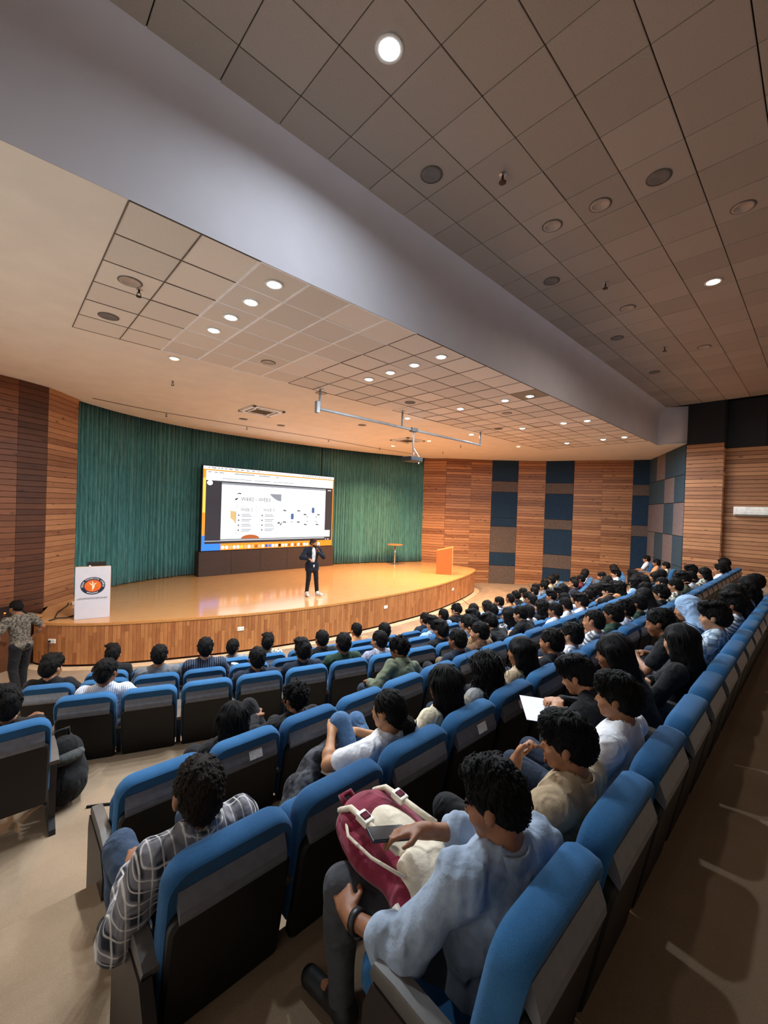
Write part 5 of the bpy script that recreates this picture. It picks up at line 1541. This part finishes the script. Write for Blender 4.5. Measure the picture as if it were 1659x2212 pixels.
# row F
sit('F', 0, 'chin', 'black', 'fringe', TR[0])
sit('F', 3, 'lapR', 'wgrey', 'short')
sit('F', 4, 'lapR', 'print', 'fringe')
sit('F', 7, 'fem', 'peach', 'short')
sit('F', 10, 'lap', 'navy', 'short')
sit('F', 11, 'lap', 'blue', 'short')
sit('F', 12, 'chin', 'black', 'curly')
# ---- the far part of the rows: nearly full
rr = random.Random(2024)
men = ['lap', 'lapL', 'lapR', 'chin', 'cross', 'phone', 'fore', 'slouch']
shs = ['white', 'white', 'white', 'black', 'black', 'black', 'navy', 'grey', 'blue', 'peach', 'brown', 'wst', 'hst', 'check', 'print', 'olive', 'red', 'cream', 'beige']
for row, a, b, dens in (('B', 16, 27, .8), ('C', 14, 23, .8), ('D', 12, 29, .85), ('E', 14, 28, .85), ('F', 13, 26, .8)):
    for i in range(a, b):
        if (row, i) in TAKEN: continue
        u = rr.random()
        sh = rr.choice(shs); fem = rr.random() < .25
        pose = rr.choice(['fem', 'femR']) if fem else rr.choice(men)
        hs = rr.choice(['long', 'bob', 'longwavy']) if fem else rr.choice(['short', 'short', 'fringe', 'curly', 'quiff', 'crop'])
        if u > dens: continue
        if rr.random() < .03: hs = 'cap'
        sit(row, i, pose, sh, hs, hairm=SH['white'] if hs == 'cap' else None)
sit('C', 23, 'lap', 'navy', 'short')
CORNER = [(18.4, 4.45, .78, .12), (17.25, 3.85, .78, .12), (16.5, 3.4, .78, .05)]
for k, (pos, sh) in enumerate(zip(CORNER, ('white', 'peach', 'cream'))):
    lab = ('person in white, farthest of three seated at the chequered wall', 'person in peach, middle of three seated at the chequered wall', 'person in cream, nearest of three seated at the chequered wall')[k]
    person(pos, fig('lap'), lab, GRP, SH[sh], TR[0], SHOE[0], TONES[k], 'short', None)
    put_seat(pos, 'blue seat by the chequered wall, %s from the far end' % ORD[k], 'seats at the chequered wall', True, 'LR')

# ------------------------------------------------------------------ seats of every row
rows_short = {k: v[6] for k, v in ROWS.items()}
for row in 'ABCDEF':
    n = len(SEATS[row])
    for i, pos in enumerate(SEATS[row]):
        occ = (row, i) in TAKEN
        put_seat(pos, 'blue padded seat with black back, %s from left in the %s' % (ORD[i], rows_short[row]), 'seats of the ' + rows_short[row], occ,
                 'LR' if i == n - 1 else 'L', sticker=(row == 'B' and i in (3, 4)) or (row == 'C' and i == 1), end=(i == 0))
# seat and person at the left edge, across the aisle
put_seat((0.08, 4.1, .78, 0.0), 'blue seat at the left edge of the picture across the aisle', 'seat across the aisle', True, 'LR')
person((0.02, 4.12, .78, 0.0), fig('cross'), 'person in a dark coat at the left edge of the picture', GRP, cloth('coat_dark_brown', '1c1613'), TR[0], SHOE[0], '7c5036', 'fringe', None, dx=.06)

# ------------------------------------------------------------------ standing figures
def standing(P, shw, arms, legs, Hm, lean=.0, fist=.9):
    J = {'P': V3(*P), 'T': np.array(Matrix.Rotation(-lean, 3, 'X')), 'fist': fist}
    J['S'] = J['P'] + J['T'] @ V3(0, 0, .46)
    J['sh'] = [J['S'] + J['T'] @ V3(-shw, 0, -.02), J['S'] + J['T'] @ V3(shw, 0, -.02)]
    J['N'] = J['S'] + J['T'] @ V3(0, 0, .035)
    J['H'] = J['N'] + V3(0, .03, .10) + Hm @ V3(0, .02, .055); J['Hm'] = Hm
    J['arms'] = []
    for s, (t, pole, hd) in enumerate(arms):
        E_, W_ = ik(J['sh'][s], t, .28, .255, pole); d = V3(*hd) if hd else W_ - E_
        J['arms'].append((J['sh'][s], E_, W_, d / np.linalg.norm(d)))
    J['legs'] = [tuple(V3(*q) for q in l) for l in legs]
    return J
# speaker: faces the audience, turned to his left
JS = standing((0, 0, .93), .19, [((-.1, .25, 1.31), (-1, -.2, -.9), (.25, .1, 1)), ((.2, .27, 1.13), (1, -.6, -.4), (-.45, .85, -.2))],
              [((-.09, 0, .9), (-.13, .03, .5), (-.17, .02, .1), (-.25, .15, .045)), ((.09, 0, .9), (.11, .02, .5), (.14, -.02, .1), (.16, .14, .045))], rot3(.5, -.05), .0)
fS = figure(JS, .010, 'long', seed=101, loose=.02, fold=.004, hem=-.12)
ang = math.radians(166)
spk = person((6.81, 10.29, STG, 0), fS, 'person on the stage in a dark blazer and white T-shirt holding a microphone', 'people on their feet', cloth('blazer_navy', '161d2a'), cloth('chinos_black', '151517'), SHOE[1], 'a5714e', 'short', hair_mat('hair_brown', '3a2a20'), True, extra_rot=ang, scale=.985)
F = Field((-.3, -.1, .7), (.3, .4, 1.6), .009)
F.ell((0, .07, 1.2), (.075, .085, .26), None, .02)
F.ell((0, .075, .9), (.035, .11, .06), None, .03)
F.plane((0, .085, 0), (0, -1, 0))
slot(link('t_shirt', F.mesh('t_shirt'), spk), SH['white'])
F = Field((-.12, -.02, -.16), (.12, .14, .0), .007)
F.ell((0, .045, -.075), (.058, .07, .058), None, .01); F.ell((0, .1, -.07), (.026, .03, .012), None, .004, 's'); F.ell((0, .06, -.01), (.06, .12, .05), None, .01, 's')
slot(link('beard', F.mesh('beard'), spk, mtx=fS['Hm']), MATS['hair_brown'])
wr = JS['arms'][0][2]; dr = JS['arms'][0][3]
mic = empty('microphone', (0, 0, 0), label='black handheld microphone in the hand of the person on the stage', cat='microphone')
mic.matrix_world = Matrix.Translation((6.81, 10.29, STG)) @ Matrix.Rotation(ang, 4, 'Z') @ Matrix.Translation((wr + dr * .07 + V3(.02, .035, 0)).tolist()) @ Matrix.Rotation(-.3, 4, 'Y') @ Matrix.Rotation(.2, 4, 'X')
MB().lathe([(.001, -.1), (.012, -.1), (.016, .08), (.014, .1)], 12).obj('handle', M_BLACK, mic, smooth=True)
MB().lathe([(.014, .1), (.024, .11), (.027, .13), (.02, .15), (.001, .157)], 12).obj('grille', M_STEEL, mic, smooth=True)
# man standing at the left end of the stage
JT = standing((0, 0, .93), .19, [((-.2, .2, 1.0), (-1, -.6, -.2), None), ((.24, .12, .95), (1, -.6, -.2), None)],
              [((-.09, 0, .9), (-.1, .04, .5), (-.1, -.1, .1), (-.12, .05, .045)), ((.09, 0, .9), (.1, .1, .5), (.1, .12, .1), (.12, .28, .045))], rot3(.2, -.3), .2)
fT = figure(JT, .0125, 'short', seed=111)
person((0.36, 9.75, FRONT, 0), fT, 'person in a grey patterned shirt walking at the left end of the stage', 'people on their feet', cloth('shirt_grey_print', '6b645a', 'print', '3a352f', scale=30), TR[0], SHOE[0], '7c5036', 'short', None, extra_rot=.5)
# ------------------------------------------------------------------ bags and small things
def world_of(row, i, p):
    x, y, z, a = SEATS[row][i]
    return Vector((x + p[0] * math.cos(a) - p[1] * math.sin(a), y + p[0] * math.sin(a) + p[1] * math.cos(a), z + p[2]))
M_MAROON = cloth('bag_maroon', '7d2038', sheen=.2); M_CANVAS = cloth('bag_cream_canvas', 'd9cdb8'); M_MAR_D = cloth('bag_maroon_dark', '581427')
M_BUCK = mat('buckle_white', 'e4dfd2', .4)
# backpack: local y from its base (near the man) to its top, x across, z outward (front of the bag)
bp_ = empty('backpack', world_of('A', 0, (.04, .4, .56)), (math.radians(7), math.radians(2), math.radians(2)), label='maroon and cream backpack lying on the lap of the person in denim', cat='backpack')
bp_.scale = (1.12, 1.1, 1.05)
F = Field((-.24, -.06, -.08), (.24, .56, .24), .008)
F.ell((0, .09, .06), (.175, .12, .1), None, .04); F.ell((0, .3, .06), (.17, .2, .09), None, .05); F.ell((0, .44, .05), (.125, .1, .075), None, .05)
F.folds(.004, 30, 4)
slot(link('main_body', F.mesh('main_body'), bp_), M_MAROON)
F = Field((-.24, -.08, -.08), (.24, .3, .26), .008)
F.ell((0, .05, .06), (.183, .085, .105), None, .03); F.ell((.0, .12, .13), (.13, .11, .055), None, .04)
F.folds(.004, 34, 9); F.plane((0, .2, 0), (0, 1, .15))
slot(link('front_pocket', F.mesh('front_pocket'), bp_), M_CANVAS)
F = Field((-.2, .08, .0), (.2, .46, .26), .008)
F.ell((0, .26, .125), (.085, .16, .045), None, .03)
slot(link('centre_panel', F.mesh('centre_panel'), bp_), M_CANVAS)
F = Field((-.2, .3, .0), (.2, .58, .26), .008)
F.ell((0, .42, .1), (.13, .1, .055), None, .03); F.folds(.003, 30, 2)
slot(link('top_flap', F.mesh('top_flap'), bp_), M_MAROON)
F = Field((-.2, -.02, .0), (.2, .3, .26), .008)
F.ell((.11, .1, .135), (.05, .09, .03), None, .02)
slot(link('pocket_flap', F.mesh('pocket_flap'), bp_), M_MAR_D)
for x in (-.095, .095):
    MB().tube([(x, .5, .1), (x, .44, .155), (x * 1.02, .36, .165), (x * 1.05, .26, .172), (x * 1.1, .18, .178)], .012, 6).obj('strap', M_CANVAS, bp_, smooth=True)
    bk_ = MB().bbox(x - .022, x + .022, .33, .39, .155, .182, .006).obj('buckle', M_BUCK, bp_)
    MB().bbox(x - .016, x + .016, .345, .375, .18, .186, .003).obj('buckle_slot', M_MAR_D, bk_)
MB().tube([(-.17, .02, .07), (-.19, .06, .09), (-.185, .1, .1)], .014, 6).obj('side_tab', M_BUCK, bp_, smooth=True)
MB().tube([(.17, .38, .06), (.185, .4, .08), (.175, .44, .09)], .014, 6).obj('side_tab', M_BUCK, bp_, smooth=True)
MB().tube([(-.13, .12, .15), (-.155, .25, .13), (-.15, .38, .11), (-.1, .46, .11)], .006, 6).obj('zip', M_CANVAS, bp_, smooth=True)
MB().tube([(-.02, .53, .05), (-.02, .58, .07), (.03, .58, .07), (.03, .53, .05)], .013, 6).obj('grab_handle', M_MAROON, bp_, smooth=True)
MB().tube([(.17, .05, .1), (.15, .09, .15), (.05, .045, .175), (-.05, .03, .165)], .012, 6).obj('piping', M_CANVAS, bp_, smooth=True)
# phone in the right hand of the denim man
ph = empty('mobile_phone', world_of('A', 0, (-.1, .6, .84)), (math.radians(12), 0, math.radians(70)), label='dark phone in a case held above the maroon backpack', cat='phone')
MB().bbox(-.037, .037, -.08, .08, -.006, .006, .005).obj('case', mat('phone_case_dark', '22252c', .35), ph)
MB().bbox(-.034, .034, -.076, .076, .005, .0075, .001).obj('glass', mat('phone_glass', '0d0f14', .1), ph)
MB().bbox(.005, .03, .03, .07, -.012, -.005, .004).obj('camera_bump', M_BLACK, ph)
# watch of the denim man
aw = JD['arms'][0]; wv = aw[2]; dd = (aw[2] - aw[1]); dd /= np.linalg.norm(dd)
wt = [o for o in bpy.data.objects if o.get('label', '').startswith('person in a pale denim')][0]
c0 = wv - dd * .035
zax = Vector(dd.tolist()); q = zax.to_track_quat('Z', 'Y').to_matrix().to_4x4(); q.translation = Vector(c0.tolist())
ws_ = MB().lathe([(.034, -.013), (.039, -.011), (.039, .011), (.034, .013)], 20, (0, 0, 0), q).obj('watch_strap', M_BLACK, wt, smooth=True)
MB().lathe([(.001, .034), (.019, .034), (.021, .04), (.019, .048), (.001, .048)], 16, (0, 0, 0), q @ Matrix.Rotation(math.radians(90), 4, 'X')).obj('watch_case', M_BLACK, ws_, smooth=True)
# sheet of paper, can, paper cup
pp = world_of('A', 3, (-.1, .86, .68))
MB().box(-.105, .105, -.15, .15, -.001, .001).obj('paper_sheet', PAPER, loc=pp, rot=(.12, .05, -.9), label='white sheet of paper held by the person in black', cat='paper')
e = empty('drink_can', world_of('B', 4, (-.17, .52, .92)), (.2, .1, 0), label='silver can held up by the person with long wavy hair', cat='can')
MB().lathe([(.001, -.06), (.024, -.06), (.032, -.052), (.032, .05), (.026, .06), (.001, .058)], 18).obj('can_body', mat('can_silver', 'c3c3c6', .25, .8), e, smooth=True)
MB().box(-.008, .008, -.004, .014, .059, .062).obj('pull_tab', M_STEEL, e)
e = empty('paper_cup', world_of('E', 4, (-.2, .1, .92)), (0, .2, 0), label='white paper cup held between the third and second row', cat='cup')
MB().lathe([(.03, -.09), (.046, .06), (.05, .065), (.05, .07), (.044, .068), (.03, -.08)], 18).obj('cup', PAPER, e, smooth=True)
# black backpack on the floor at the left
e = empty('black_backpack', (0.47, 4.6, .78), (0, 0, .3), label='black backpack standing on the floor at the left', cat='backpack')
F = Field((-.3, -.26, -.04), (.3, .26, .66), .011)
F.ell((0, 0, .2), (.2, .15, .22), None, .06); F.ell((0, .0, .4), (.16, .12, .18), None, .06); F.ell((0, -.12, .17), (.15, .07, .14), None, .03); F.folds(.005, 22, 3); F.plane((0, 0, .0), (0, 0, -1))
slot(link('main_body', F.mesh('main_body'), e), cloth('bag_black', '141416'))
F = Field((-.2, -.25, .25), (.2, .1, .6), .01)
F.ell((0, -.07, .42), (.14, .085, .06), None, .02)
slot(link('front_flap', F.mesh('front_flap'), e), cloth('bag_grey_flap', '3f4140'))
MB().tube([(-.05, .02, .56), (-.05, .02, .63), (.05, .02, .63), (.05, .02, .56)], .014, 6).obj('grab_handle', MATS['bag_black'], e, smooth=True)
for x in (-.1, .1): MB().tube([(x, .1, .52), (x * 1.2, .2, .4), (x * 1.3, .19, .2), (x, .12, .05)], .018, 6).obj('strap', MATS['bag_black'], e, smooth=True)
MB().tube([(.62, 4.35, .79), (.72, 4.3, .79), (.85, 4.22, .79)], .01, 6).obj('strap_end', MATS['bag_black'], smooth=True, label='loose strap end lying on the floor beside the black backpack', cat='strap')

# dark jacket left on the empty seat beside the woman with tied hair
x, y, z, a = SEATS['B'][1]
F = Field((-.2, .25, .35), (.6, .95, .95), .01)
F.cone((-.02, .45, .5), (.1, .55, .6), .1, .085, .05); F.cone((.1, .55, .6), (.28, .62, .7), .085, .06, .04); F.cone((.28, .62, .7), (.42, .62, .74), .06, .05, .03); F.ell((-.0, .36, .52), (.16, .12, .07), None, .05)
F.folds(.008, 30, 14)
jk = link('jacket', F.mesh('jacket'), None, (x, y, z), label='dark grey jacket bundled on the empty seat right of the person in plaid', cat='jacket')
slot(jk, cloth('jacket_charcoal', '232327', 'print', '4a4a50', scale=9))
